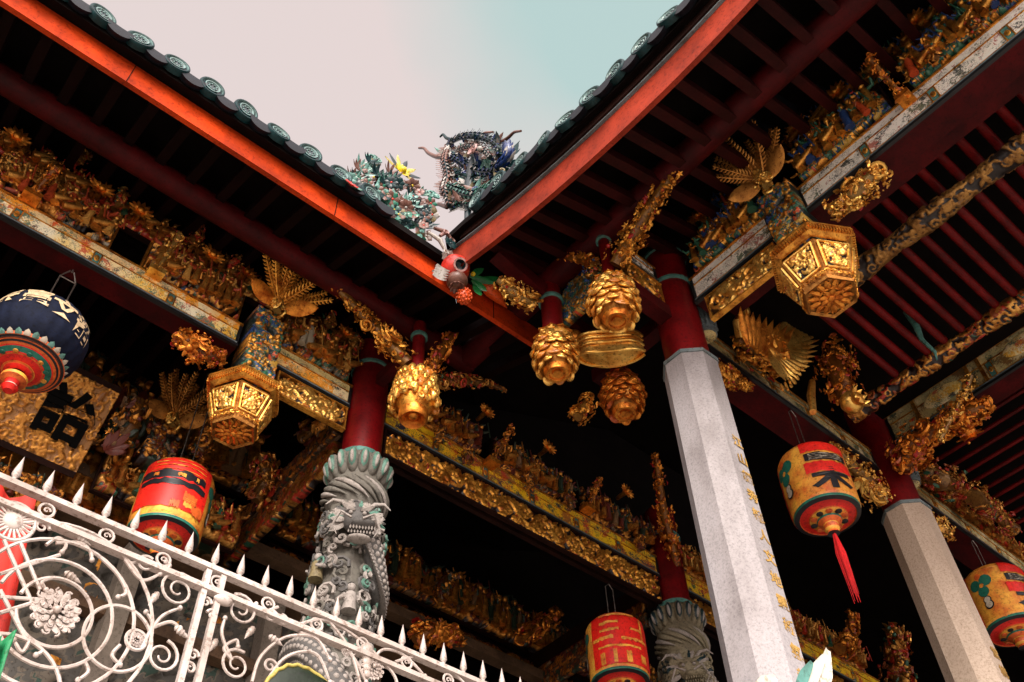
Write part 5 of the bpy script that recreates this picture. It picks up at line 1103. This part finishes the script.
# backing vine structure rises from the tiles
mb=MB(); mb.mat('porc_sea')
for a,b in (((352,196),(370,168)),((365,205),(380,178)),((385,215),(400,180)),((405,230),(415,196)),((418,240),(428,206)),((350,190),(400,222)),((372,190),(425,230))):
    p,q=Pf(*a),Pf(*b); mb.tube([p,p.lerp(q,.5)+Vector((.03,.03,0)),q],[.03,.022,.012],7)
mb.build('vine_stems',None,fw,smooth=50)
pal=['porc_white','porc_pink','porc_sea','porc_brown','tile_teal','porc_brown','stone_ochre','tile_teal','porc_green','tile_dark']
for i in range(78):
    px=rnd.uniform(348,430); lo=180+(px-339)*.665; py=lo-rnd.uniform(-4,40 if px<412 else 34)*min(1,(px-340)/35); c=Pf(px,py)+Vector((rnd.uniform(-.02,.02),rnd.uniform(-.08,.08),0)); w_=Vector((-.3+rnd.uniform(-.4,.4),-.75,-.45+rnd.uniform(-.4,.5))).normalized(); u=w_.orthogonal().normalized(); v=w_.cross(u)
    mb=MB(); q=rnd.choice(pal); petal_flower(mb,c,u,v,rnd.uniform(.035,.072),rnd.choice([5,6,7,8]),[q,rnd.choice(pal)],rnd.choice(['porc_yellow','fruit_red','porc_white','tile_dark'])); mb.build('porcelain_flower',None,fw,smooth=50)
for i in range(34):
    px=rnd.uniform(350,430); lo=180+(px-339)*.665; py=lo-rnd.uniform(6,40)*min(1,(px-340)/30); c=Pf(px,py); mb=MB(); mb.mat(rnd.choice(['tile_teal','porc_green','tile_teal','porc_sea','porc_brown','tile_dark']))
    for k in range(5): a=PI*(.1+.2*k)+rnd.uniform(-.2,.2); mb.leaf(c,Vector((math.cos(a),-.25,math.sin(a))),Vector((0,-1,0)),rnd.uniform(.07,.13),.030,.3,.2,5)
    mb.build('leaf_spray',None,fw,smooth=50)
mb=MB(); c=Pf(401,172); 
for k in range(7):
    a=PI*(-.08+k/6*1.05); d=Vector((math.cos(a),-.1,math.sin(a))); mb.mat('tile_dark' if k%2 else 'leaf_edge'); mb.leaf(c+d*.03,d,Vector((0,-1,0)),.17,.05,.05,.25,5)
mb.mat('porc_yellow')
for k in range(11):
    a=2*PI*k/11; d=Vector((math.cos(a),-.3,math.sin(a))); mb.leaf(c,d,Vector((0,-1,0)),.085,.045,.1,.3,4)
mb.ell(c-Vector((0,.03,0)),.035,None,8,6); mb.build('yellow_bloom',None,fw,smooth=50)
for (px,py) in ((373,160),(366,170),(432,196),(428,208)):
    mb=MB(); mb.mat('porc_sea'); c=Pf(px,py)
    for k in range(4): mb.spiral(c+Vector((.03*k-.04,0,.02*k)),Vector((1,0,0)),ZV,.045,1.2,.012,k,12,1 if k%2 else -1)
    mb.build('leaf_curl',None,fw,smooth=50)
mb=MB(); mb.mat('fruit_red'); petal_flower(mb,W(351,185,1,3.66),Vector((1,0,0)),ZV*.9+Vector((0,.4,0)),.055,8,'fruit_red','fruit_red'); petal_flower(mb,W(351,186,1,3.69),Vector((1,0,0)),ZV*.9+Vector((0,.4,0)),.085,9,'porc_sea','porc_sea'); mb.build('red_flower',None,fw,smooth=50)
# chimera tower at the valley
ch=thing('dragon_ornament','blue and teal porcelain dragon head ornament with curling horns where the two roofs meet','roof ornament',(3.0,4.05,6.9))
def Pc(px,py,dx=0): p=W(px,py,0,2.98+dx*.5); return p
rnd=random.Random(21)
mb=MB(); mb.hh=1; mb.tube([Pc(468,206)-Vector((0,0,1.1)),Pc(468,203),Pc(470,185),Pc(474,168),Pc(478,150)],[.03,.035,.06,.07,.04],9); mb.build('stand','tile_dark',ch,smooth=50)
def dpath(px,dx,k_=5):
    P=[Pc(a[0],a[1],dx) for a in px]; Q=[]; n=len(P)
    for i in range(n-1):
        p0=P[max(0,i-1)];p1=P[i];p2=P[i+1];p3=P[min(n-1,i+2)]
        for k in range(k_):
            t=k/k_; Q.append(.5*((2*p1)+(-p0+p2)*t+(2*p0-5*p1+4*p2-p3)*t*t+(-p0+3*p1-3*p2+p3)*t**3))
    return Q+[P[-1]]
VW=Vector((-.7,-.6,-.4)).normalized()
def sbody(px,r,m1,m2,m3,dx=0.,fins=True):
    """shard covered ribbon of a body: a tube with overlapping porcelain scales and a row of fins"""
    Q=dpath(px,dx,9); mb=MB(); n=len(Q); mb.mat('tile_dark'); r=r*1.5; rr=[r*(.6+.4*math.sin(PI*(i+1)/(n+1))) for i in range(n)]; mb.tube(Q,[x*.75 for x in rr],8)
    for i in range(1,n-1):
        t=(Q[i+1]-Q[i-1]).normalized(); u=(VW-t*VW.dot(t)).normalized(); w=t.cross(u)
        for j,b in enumerate((-1.2,-.4,.4,1.2)):
            if (i+j)%2: continue
            d=u*math.cos(b)+w*math.sin(b); mb.mat((m1,m2)[(i//2+j)%2] if rnd.random()<.8 else 'porc_white'); mb.leaf(Q[i]+d*rr[i]*.75,t+d*.35,d,r*1.5,r*.62,-.1,.2,3)
        if fins:
            for sg in (-1,1):
                if rnd.random()<.75: mb.mat(m3); mb.leaf(Q[i]+w*sg*rr[i]*.8,w*sg+t*.8,u,r*rnd.uniform(1.1,2.0),r*.4,.3,.25,4)
    mb.build('dragon_coil',None,ch,smooth=50)
sbody([(446,154),(458,160),(474,170),(492,172),(506,160),(508,148)],.042,'porc_blue','porc_blue','tile_teal')
sbody([(447,168),(460,178),(478,184),(494,178),(503,170)],.040,'tile_teal','porc_sea','stone_ochre',.1)
sbody([(447,186),(458,192),(474,196),(490,188)],.042,'porc_green','porc_sea','porc_brown',-.05)
sbody([(451,208),(462,204),(474,206),(484,198)],.036,'tile_teal','porc_green','porc_white')
sbody([(449,146),(445,160),(448,176),(445,190),(450,206)],.034,'porc_brown','porc_brown','porc_brown',-.1)
sbody([(448,144),(462,137),(480,137),(495,144),(500,156)],.030,'tile_teal','porc_blue','tile_dark',-.1)
sbody([(500,150),(501,164),(492,178),(486,194)],.032,'porc_sea','tile_teal','porc_white',.12)
sbody([(456,151),(468,147),(482,150),(490,158)],.026,'porc_pink','porc_white','porc_brown',-.25)
mb=MB()
for i in range(260):
    px=rnd.uniform(446,502); py=rnd.uniform(142,210)
    if px-446>(214-py)*1.2+10: continue
    c=Pc(px,py,rnd.uniform(-.08,.10)); mb.mat(rnd.choice(['porc_brown','tile_dark','porc_blue','tile_teal','stone_ochre','porc_white','porc_sea'])); d=Vector((rnd.uniform(-.6,.6),rnd.uniform(-.6,.6),rnd.uniform(.2,1))).normalized()
    if i%3: mb.leaf(c,d,VW,rnd.uniform(.08,.16),.045,.4,.2,5)
    else: mb.spiral(c,Vector((.7,-.7,0)),ZV,rnd.uniform(.025,.05),1.3,.009,rnd.random()*6,12,rnd.choice([-1,1]),.02)
mb.build('shard_filling',None,ch,smooth=50)
def ptube(name,px,rad,m):
    mb=MB(); mb.mat(m); P=[Pc(*a) for a in px]; Q=[]
    for i in range(len(P)-1):
        for k in range(4): Q.append(P[i].lerp(P[i+1],k/4))
    Q.append(P[-1]); Q=[Q[0]]+[(Q[i-1]+Q[i]*2+Q[i+1])/4 for i in range(1,len(Q)-1)]+[Q[-1]]
    rr=[rad*1.25*(1-.6*i/len(Q)) for i in range(len(Q))]; mb.tube(Q,rr,8); mb.build(name,None,ch,smooth=50)
ptube('horn',[(446,156),(436,157),(428,153),(424,148),(419,148)],.024,'porc_brown')
ptube('horn',[(488,142),(500,143),(508,138),(514,132),(521,131)],.020,'porc_brown')
ptube('horn',[(452,140),(446,138),(443,134),(440,137)],.018,'tile_teal')
ptube('horn',[(478,140),(484,133),(493,132)],.018,'porc_brown')
ptube('whisker',[(447,207),(438,204),(430,206)],.02,'porc_brown')
mb=MB(); mb.mat('porc_pink'); mb.spiral(Pc(473,150,-.3),Vector((0,1,0)),ZV,.07,1.5,.018,0,18); mb.build('brow_scroll',None,ch,smooth=50)
mb=MB(); mb.mat('porc_white'); mb.ell(Pc(480,149,-.35),.03,None,9,7); mb.build('eye',None,ch,smooth=50)
# pomegranate spout in the corner with leaves and peppers
pg=thing('pomegranate_ornament','red pomegranate ornament with dark open mouth and green leaves at the roof corner','ornament',W(456,268,1,3.70))
c=W(456,268,1,3.70); axd=(-(c.normalized())*.75+ZV*.25+Vector((.15,-.2,0))).normalized(); qm=axd.to_track_quat('Z','Y').to_matrix().to_4x4()
mb=MB(); mb.M=Matrix.Translation(c)@qm; mb.lathe([(.001,-.12),(.07,-.11),(.115,-.05),(.12,.0),(.10,.05),(.06,.085),(.062,.10),(.045,.10),(.04,.04),(.001,.03)],20,mats=['fruit_red']*6+['porc_pink','tile_dark','tile_dark']); mb.build('fruit',None,pg,smooth=50)
mb=MB(); mb.mat('tile_mint'); c2=W(448,256,1,3.70); petal_flower(mb,c2,CX.normalized(),-CD.normalized(),.05,7,'porc_white','tile_teal'); mb.build('white_blossom',None,pg,smooth=50)
mb=MB(); c3=W(457,281,1,3.72); mb.mat('porc_brown'); mb.ell(c3,(.09,.09,.07),None,12,8)
for k in range(10): a=k*.628; mb.leaf(c3-ZV*.02,(math.cos(a),math.sin(a),-.8),-ZV,.10,.05,.2,.3,4)
mb.build('brown_calyx',None,pg,smooth=50)
mb=MB(); mb.mat('leaf_green')
for a,b in (((470,276),(492,284)),((474,284),(480,298)),((472,280),(486,292)),((472,274),(482,270)),((476,280),(498,280))):
    p,q=W(*a,1,3.70),W(*b,1,3.66); mb.leaf(p,q-p,Vector((-.3,-.7,-.5)),(q-p).length*1.1,.06,.15,.12,5)
mb.mat('porc_yellow'); mb.ell(W(473,274,1,3.66),.022,None,8,6); mb.build('leaves',None,pg,smooth=50)
pp=thing('pepper_fruit','smooth orange red pepper shaped fruit hanging under the roof corner','fruit',W(486,285,1,3.72)); p,q=W(484,282,1,3.72),W(507,308,1,3.80)
mb=MB(); mb.tube([p.lerp(q,k/8) for k in range(9)],[.03,.058,.066,.064,.056,.044,.03,.018,.006],12); mb.build('flesh','fruit_orange',pp,smooth=True)
mb=MB(); 
for k in range(5): a=k*1.257; mb.leaf(p,(q-p).normalized()*.5+Vector((math.cos(a),math.sin(a),0))*.6,Vector((0,0,1)),.06,.03,-.2,.2,3)
mb.build('calyx','leaf_green',pp)
pp=thing('litchi_fruit','knobbly orange red fruit hanging beside the smooth pepper','fruit',W(464,297,1,3.74)); c=W(464,296,1,3.74)
mb=MB(); mb.ell(c,(.062,.062,.07),None,14,9)
for k in range(60):
    a=k*2.4;z=1-2*(k+.5)/60;r=math.sqrt(1-z*z); mb.ell(c+Vector((r*math.cos(a)*.062,r*math.sin(a)*.062,z*.07)),.011,None,6,4)
mb.build('flesh','fruit_orange',pp,smooth=True); mb=MB(); mb.tube([c,c+ZV*.14],.01,6); mb.build('stem','leaf_green',pp)
mb=MB(); c=W(433,271,1,3.76); mb.mat('porc_white'); 
for k in range(5): mb.leaf(c+Vector((0,-.01*k,.02*k-.04)),(1,0,-.1),(0,-1,0),.12,.045,.2,.4,5)
mb.mat('porc_yellow'); mb.ell(c+Vector((.07,-.03,.03)),.02,None,8,6); mb.mat('wire'); mb.tube([c,c+Vector((.05,.05,.1))],.01,6); tag(mb.build('shell_ornament',None,None,smooth=50),'small white and yellow shell ornament left of the pomegranate','ornament')
mb=MB(); mb.mat('porc_brown')
for a,b,m in (((428,232),(446,252),'porc_white'),((434,228),(452,240),'porc_brown'),((440,236),(446,232),'porc_pink')):
    mb.mat(m); mb.tube([W(*a,1,3.68),W((a[0]+b[0])/2+3,(a[1]+b[1])/2-2,1,3.66),W(*b,1,3.66)],[.014,.022,.012],8); mb.spiral(W(*b,1,3.64),(1,0,0),(0,0,1),.03,1.2,.009,0,10)
mb.mat('tile_teal'); petal_flower(mb,W(450,244,1,3.64),Vector((1,0,0)),ZV,.06,8,'tile_teal','tile_dark')
tag(mb.build('valley_tile_trim',None,None,smooth=50),'white brown and teal tile trim just above the pomegranate','ornament')
# green dangling ribbon under rafters
mb=MB(); mb.mat('teal_paint')
for o in (0,.03): mb.tube([W(905+o*60,312,0,6.1),W(915+o*60,325,0,6.08),W(922,340,0,6.06),W(935,352,0,6.05),W(937,360,0,6.05)],[.02,.022,.02,.014,.006],6)
tag(mb.build('painted_swag',None,None,smooth=50),'pale green curling swag hanging below the red rafters','ornament')
# ================================================================ WHITE IRON FENCE
fe=thing('iron_fence','white wrought iron fence with spear tops and scrolls across the lower left','fence',(0,3.0,1.0)); FYY=3.0
def F(px,py): p=W(px,py,1,FYY); return Vector((p.x,FYY,p.z))
zt=W(240,581,1,FYY).z
mb=MB(); mb.bx(-2.0,5.2,FYY-.018,FYY+.018,zt-.010,zt+.010); mb.build('rail','white_iron',fe)
mb=MB(); mb.bx(-2.0,5.2,FYY-.018,FYY+.018,zt-.100,zt-.080); mb.build('rail','white_iron',fe)
mb=MB(); mb.bx(-2.0,5.2,FYY-.018,FYY+.018,.62,.65); mb.build('rail','white_iron',fe)
sp=None
for i in range(-17,46):
    x=.052+.1105*i
    if x>5.1 or x<-1.9: continue
    if sp is None:
        mb=MB(); mb.lathe([(.007,0),(.009,.018),(.0155,.028),(.013,.05),(.0,.115)],10); sp=mb.build('spear_head','white_iron',None,smooth=50); o=sp; o.parent=fe; o.matrix_parent_inverse=world(fe).inverted(); o.matrix_basis=Matrix.Translation((x,FYY,zt+.010))
    else:
        o=sp.copy(); COL.objects.link(o); o.matrix_basis=Matrix.Translation((x,FYY,zt+.010))
    # small ring between the rails
    if i%2==0:
        mb=MB(); mb.tube([(x+.03+.026*math.cos(a),FYY,zt-.046+.026*math.sin(a)) for a in np.linspace(0,2*PI,17)],.0055,6,False); mb.spiral((x+.03,FYY,zt-.046),(1,0,0),(0,0,1),.014,1,.004,0,8); mb.build('ring','white_iron',fe,smooth=50)
def circ(c,r,a0=0,a1=2*PI,th=.0068,name='scroll_bar'):
    mb=MB(); n=max(8,int(44*abs(a1-a0)/6.28)); mb.tube([(c[0]+r*math.cos(a),FYY,c[2]+r*math.sin(a)) for a in np.linspace(a0,a1,n)],th,6); mb.build(name,'white_iron',fe,smooth=50)
def scroll(c,r,a0,turns,sg,th=.0065):
    mb=MB(); mb.spiral((c[0],FYY,c[2]),(1,0,0),(0,0,1),r,turns,th,a0,30,sg,0,6,.2); mb.build('scroll','white_iron',fe,smooth=50)
def curve(pts,th=.0065,curl=0):
    P=[F(*p) for p in pts]; Q=[]
    n=len(P)
    for i in range(n-1):
        p0=P[max(0,i-1)];p1=P[i];p2=P[i+1];p3=P[min(n-1,i+2)]
        for k in range(6):
            t=k/6; Q.append(.5*((2*p1)+(-p0+p2)*t+(2*p0-5*p1+4*p2-p3)*t*t+(-p0+3*p1-3*p2+p3)*t**3))
    Q.append(P[-1]); mb=MB(); mb.tube(Q,[th]*(len(Q)-3)+[th*.9,th*.7,th*.45],6)
    if curl: mb.ell(Q[-1],th*1.5,None,7,5)
    mb.build('scroll','white_iron',fe,smooth=50)
def bud(px,py,ang,s=.05):
    c=F(px,py); d=Vector((math.cos(ang),0,math.sin(ang))); mb=MB(); mb.M=Matrix.Translation(c)@d.to_track_quat('Z','Y').to_matrix().to_4x4(); mb.lathe([(.003,-s*.6),(.012,-s*.4),(.009,-s*.32),(.015,-s*.15),(.011,-.02*s),(.013,s*.12),(.008,s*.25),(.009,s*.35),(.0,s*.8)],9); mb.build('bud','white_iron',fe,smooth=50)
def ros(px,py,r):
    c=F(px,py); mb=MB()
    for rr,n,y in ((r,15,0),(r*.72,11,-.006),(r*.42,7,-.010)):
        for k in range(n):
            a=2*PI*k/n+rr*30; d=Vector((math.cos(a),0,math.sin(a))); mb.leaf(c+Vector((0,y,0))+d*rr*.45,d-Vector((0,.1,0)),Vector((0,-1,0)),rr*.5,rr*.34,.12,.12,4); mb.spiral(c+Vector((0,y-.004,0))+d*rr*.85,d,Vector((0,0,1)).cross(d).cross(d) if False else Vector((-d.z,0,d.x)),rr*.17,1.1,rr*.05,k,9)
    mb.ell(c-Vector((0,.018,0)),r*.16,None,9,6); mb.build('rosette','white_iron',fe,smooth=50)
C1=F(55,612); ros(55,612,.085)
for r_i in ((F(92,611)-C1).length,(F(111,606)-C1).length,(F(132,603)-C1).length,(F(151,607)-C1).length): circ(C1,r_i,PI*-.9,PI*.95)
c=F(13,521); mb=MB(); 
for k in range(22): a=2*PI*k/22; d=Vector((math.cos(a),0,math.sin(a))); mb.tube([c+d*.03,c+d*.065],.005,5)
mb.ell(c,(.035,.014,.035),None,14,7); mb.tube([c+Vector((.072*math.cos(a),0,.072*math.sin(a))) for a in np.linspace(0,2*PI,28)],.007,6); mb.build('fan_rosette','white_iron',fe,smooth=50)
for a,b in (((4,540),(36,612)),((20,542),(40,590)),((0,590),(26,640)),((0,597),(45,600)),((0,574),(60,555)),((0,613),(42,600))): 
    mb=MB(); mb.tube([F(*a),F(*b)],.0068,6); mb.build('scroll_bar','white_iron',fe,smooth=50)
circ(F(118,638),(F(150,632)-F(118,638)).length); circ(F(0,690),(F(60,682)-F(0,690)).length,0,PI)
circ(F(136,640),.035); ros(136,640,.028)
# scrolls near the posts
for (px,py,r,a0,tn,sg) in ((178,590,.072,1.2,1.7,1),(162,656,.062,1.5,1.7,-1),(241,610,.066,2.2,1.7,-1),(236,665,.062,1.2,1.7,1),(146,564,.034,1,1.4,1),(130,557,.026,0,1.4,-1),(42,527,.026,0,1.3,1),(271,616,.030,0,1.4,1),(283,620,.022,2,1.3,-1),(206,602,.022,0,1.3,1),(212,615,.022,3,1.3,-1),(193,655,.022,0,1.3,1),(190,668,.022,3,1.3,-1),(353,652,.024,0,1.3,1),(270,666,.03,0,1.3,1)): scroll(F(px,py),r,a0,tn,sg)
for pts in (((46,545),(58,538),(66,545),(62,552)),((56,543),(80,543),(90,551),(92,560)),((52,578),(42,582),(46,590)),((46,590),(56,602),(52,612)),((100,557),(118,575),(126,592),(118,597)),((120,645),(112,655),(120,665)),((85,662),(88,672),(78,680)),((141,648),(160,618),(180,608)),((141,648),(152,625),(146,612)),((152,628),(170,622),(180,628)),((125,560),(142,580),(160,574)),((160,574),(170,566),(166,562)),((232,660),(222,635),(225,618)),((232,660),(224,648),(236,640),(238,647)),((30,640),(22,652),(14,640)),((30,640),(42,650),(36,655)),((278,575+32),(262,612),(256,604)),((70,604),(78,612),(70,622)),((252,682),(262,655),(290,636),(330,640),(352,656),(366,682)),((262,690),(280,662),(300,652),(318,656),(330,682)),((295,626),(325,620),(360,640),(392,672),(398,690)),((330,622),(350,650),(362,690)),((372,664),(382,650),(402,654),(425,676)),((395,662),(420,657),(452,672),(470,690)),((300,632),(318,640),(330,660))): curve(pts,.0066,1)
for a in ((82,539,-.3,.05),(72,577,-.3,.05),(154,598,-1.9,.05),(181,632,-.4,.05),(213,645,-1.9,.05),(250,632,-2.0,.05),(275,640,-.3,.05)): bud(*a)
for x_,y_,x2,y2 in ((208,572,180,690),(223,576,196,690)):
    a=F(x_,y_); mb=MB(); mb.bx(a.x-.011,a.x+.011,FYY-.012,FYY+.012,.62,zt-.012); mb.build('post','white_iron',fe)
a=F(217,600); mb=MB(); mb.ell(a+Vector((.02,-.012,0)),(.04,.02,.02),None,10,6); mb.build('latch','white_iron',fe,smooth=50)
ros(372,668,.055); ros(345,652,.02)
mb=MB()
for k in range(5): a=F(367,650+6*k); mb.ell(a,(.03-.003*k,.014,.03-.003*k),None,10,6)
mb.build('crest','white_iron',fe,smooth=50)
# ================================================================ FOREGROUND AND BEHIND FENCE
# red hanging cloth behind the fence, green cloth corner
def cloth(label,cat,pts,mat,yv,name,seed):
    mb=MB(); P=[[W(x,y,1,yv) for x,y in row] for row in pts]; nr=12; nc=14; vs=[]
    for j in range(nr):
        v=j/(nr-1)
        for i in range(nc):
            u=i/(nc-1); p=(P[0][0].lerp(P[0][1],u)).lerp(P[1][0].lerp(P[1][1],u),v); p=p+Vector((0,.035*math.sin(u*17+seed+v*1.5),0)); vs.append(p)
    o=len(vs); vs+=[p+Vector((0,.006,0)) for p in vs]; fs=[]
    for j in range(nr-1):
        for i in range(nc-1): q=(j*nc+i,j*nc+i+1,(j+1)*nc+i+1,(j+1)*nc+i); fs+=[q,tuple(x+o for x in q[::-1])]
    mb.add(vs,fs); tag(mb.build(name,mat,None,smooth=True),label,cat)
cloth('bright red cloth banner hanging behind the left end of the fence','banner',[[(-60,470),(34,500)],[(-90,690),(-2,690)]],'cloth_red',3.35,'cloth_banner',1)
cloth('green cloth corner at the lower left edge','cloth',[[(-25,650),(16,632)],[(-25,690),(-3,690)]],'cloth_green',2.8,'green_cloth',2)
# big leaf with yellow edge, near the camera
lf=thing('garden_leaf','large dark green leaf with yellow serrated edge, blurred at the bottom','leaf',W(303,690,1,1.3))
p,q=W(262,706,1,1.3),W(336,690,1,1.3)
mb=MB(); mid=[p.lerp(q,t)+ZV*.012*math.sin(PI*t) for t in np.linspace(0,1,16)]; vs=[];sv=(q-p).normalized().cross(Vector((0,-1,0))); 
def lw(t): return .046*math.sin(PI*min(1,t*.93+.05))**.7
for i,m_ in enumerate(mid):
    t=i/15; ww=lw(t)*(1+.06*(i%2)); vs+=[m_+sv*ww+Vector((0,.01,0)),m_+sv*ww*.5+Vector((0,-.004,0)),m_,m_-sv*ww*.5+Vector((0,-.004,0)),m_-sv*ww+Vector((0,.01,0))]
fs=[(i*5+k,i*5+k+1,(i+1)*5+k+1,(i+1)*5+k) for i in range(15) for k in range(4)]; n=len(vs); vs+=[v_+Vector((0,.002,0)) for v_ in vs]; fs+=[tuple(x+n for x in f_[::-1]) for f_ in fs]; mb.add(vs,fs); mb.build('blade','leaf_dark',lf,smooth=True)
mb=MB()
for sg in (0,4):
    mb.tube([Vector(vs[i*5+sg])-Vector((0,.001,0)) for i in range(16)],.0035,6)
mb.build('leaf_margin','leaf_edge',lf,smooth=True)
mb=MB(); mb.tube([p-ZV*1.0-Vector((.1,0,0)),p-ZV*.4-Vector((.06,0,0)),p],.006,6); mb.build('stalk','leaf_dark',lf)
fl=thing('lotus_flower','cream white petals with green inner leaf at the foot of the tall grey column','flower',W(800,690,1,1.2))
def pet(px,mat,w,yv=1.2,nm='petal',th=.006):
    P=[W(a,b,1,yv) for a,b in px]; mb=MB(); d=(P[-1]-P[0]); sv=d.normalized().cross(Vector((-.55,-.6,-.55))).normalized(); vs=[];n=12
    for i in range(n+1):
        t=i/n; k=t*(len(P)-1); a=min(int(k),len(P)-2); c=P[a].lerp(P[a+1],k-a); ww=w*math.sin(PI*(.12+.80*t))**.8
        for s_ in (-1,-.5,0,.5,1): vs.append(c+sv*ww*s_+Vector((-.4,-.45,0))*(.25*w*(s_*s_)))
    fs=[(i*5+k,i*5+k+1,(i+1)*5+k+1,(i+1)*5+k) for i in range(n) for k in range(4)]; m_=len(vs); vs+=[v_+Vector((.004,.004,.0)) for v_ in vs]; fs+=[tuple(x+m_ for x in f_[::-1]) for f_ in fs]; mb.add(vs,fs); o=mb.build(nm,mat,fl,smooth=True)
pet([(806,714),(818,694),(826,672),(828,650)],'petal_cream',.024); pet([(802,714),(806,692),(815,672),(824,656)],'petal_cream',.018,1.19); pet([(796,712),(799,692),(804,676),(812,662)],'teal_paint',.016,1.185,'inner_leaf'); pet([(750,714),(757,696),(766,684),(776,678)],'petal_cream',.022); pet([(768,714),(780,698),(794,688)],'leaf_green',.020,1.19,'inner_leaf')
mb=MB(); a=W(795,700,1,1.2); mb.tube([a,a-ZV*.3],.012,8); mb.build('stalk','leaf_dark',fl)
# ================================================================ sub-parts and groups
bpy.context.view_layer.update()
SUB={'ring':('timber_post','post'),'dentils':('cornice',),'panel_carving':('body',),'panel_frame':('body',),'lace_edge':('body',),'rosette':('body',),'character':('board','shade'),'painted_design':('shade',),
 'petal_fringe':('base_plate',),'bottom_knob':('base_plate',),'tassel':('base_plate',),'inscription':('shaft',),'shaft_collar':('shaft',),'face_band':('painted_face',),'medallion':('painted_face',),'end_trim':('painted_face',),
 'bud':('hull',),'calyx':('flesh',),'stem':('flesh',),'fan_rim':('fan_face',),'carved_underside':('core',),'carved_face':('core',),'leaf_margin':('blade',),'eave_strip':('fascia_board',),'eave_lath':('fascia_board',),'cloud_scrolls':('shaft',),'figure_carving':('shaft',)}
for t in [o for o in bpy.data.objects if o.parent is None and o.type=='EMPTY']:
    kids=list(t.children)
    for c in kids:
        b_=c.name.split('.')[0]
        if b_ in SUB:
            tg=[k for k in kids if k.name.split('.')[0] in SUB[b_]]
            if tg: m_=world(c); c.parent=tg[0]; c.matrix_parent_inverse=world(tg[0]).inverted(); c.matrix_basis=m_
GR={'stone_column':'octagonal stone columns of the right wing','dragon_column':'carved stone columns of the hall','painted_beam':'painted beams of the two eaves','carved_board':'gilt carved boards under the beams','frieze_panel':'carved friezes above the beams',
 'gilt_strut':'gilt struts standing on the beams','hexagonal_pendant':'hexagonal gilt pendants','pinecone_pendant':'gilt pinecone pendants','paper_lantern':'barrel shaped paper lanterns','fern_ornament':'gilt fern ornaments','fan_carving':'rounded carvings above the white beams',
 'carved_bracket':'gilt carved brackets','carved_group':'carved figure groups inside the hall','wall_rail':'rails of the inner wall','wall_post':'posts of the inner wall','rafter_grid':'rows of red rafters','red_beam':'plain red tie beams','tiled_roof':'overhanging tiled roofs','carved_purlin':'carved purlins of the wing','carved_wall_panel':'carved panels of the inner wall','side_beam':'side beams running into the hall','beam_end_scroll':'ribbed scroll beam ends'}
for o in bpy.data.objects:
    if o.parent is None and o.name.split('.')[0] in GR and 'label' in o: o['group']=GR[o.name.split('.')[0]]
bpy.context.view_layer.update()
print('objects',len(bpy.data.objects),'verts',sum(len(m.vertices) for m in bpy.data.meshes))
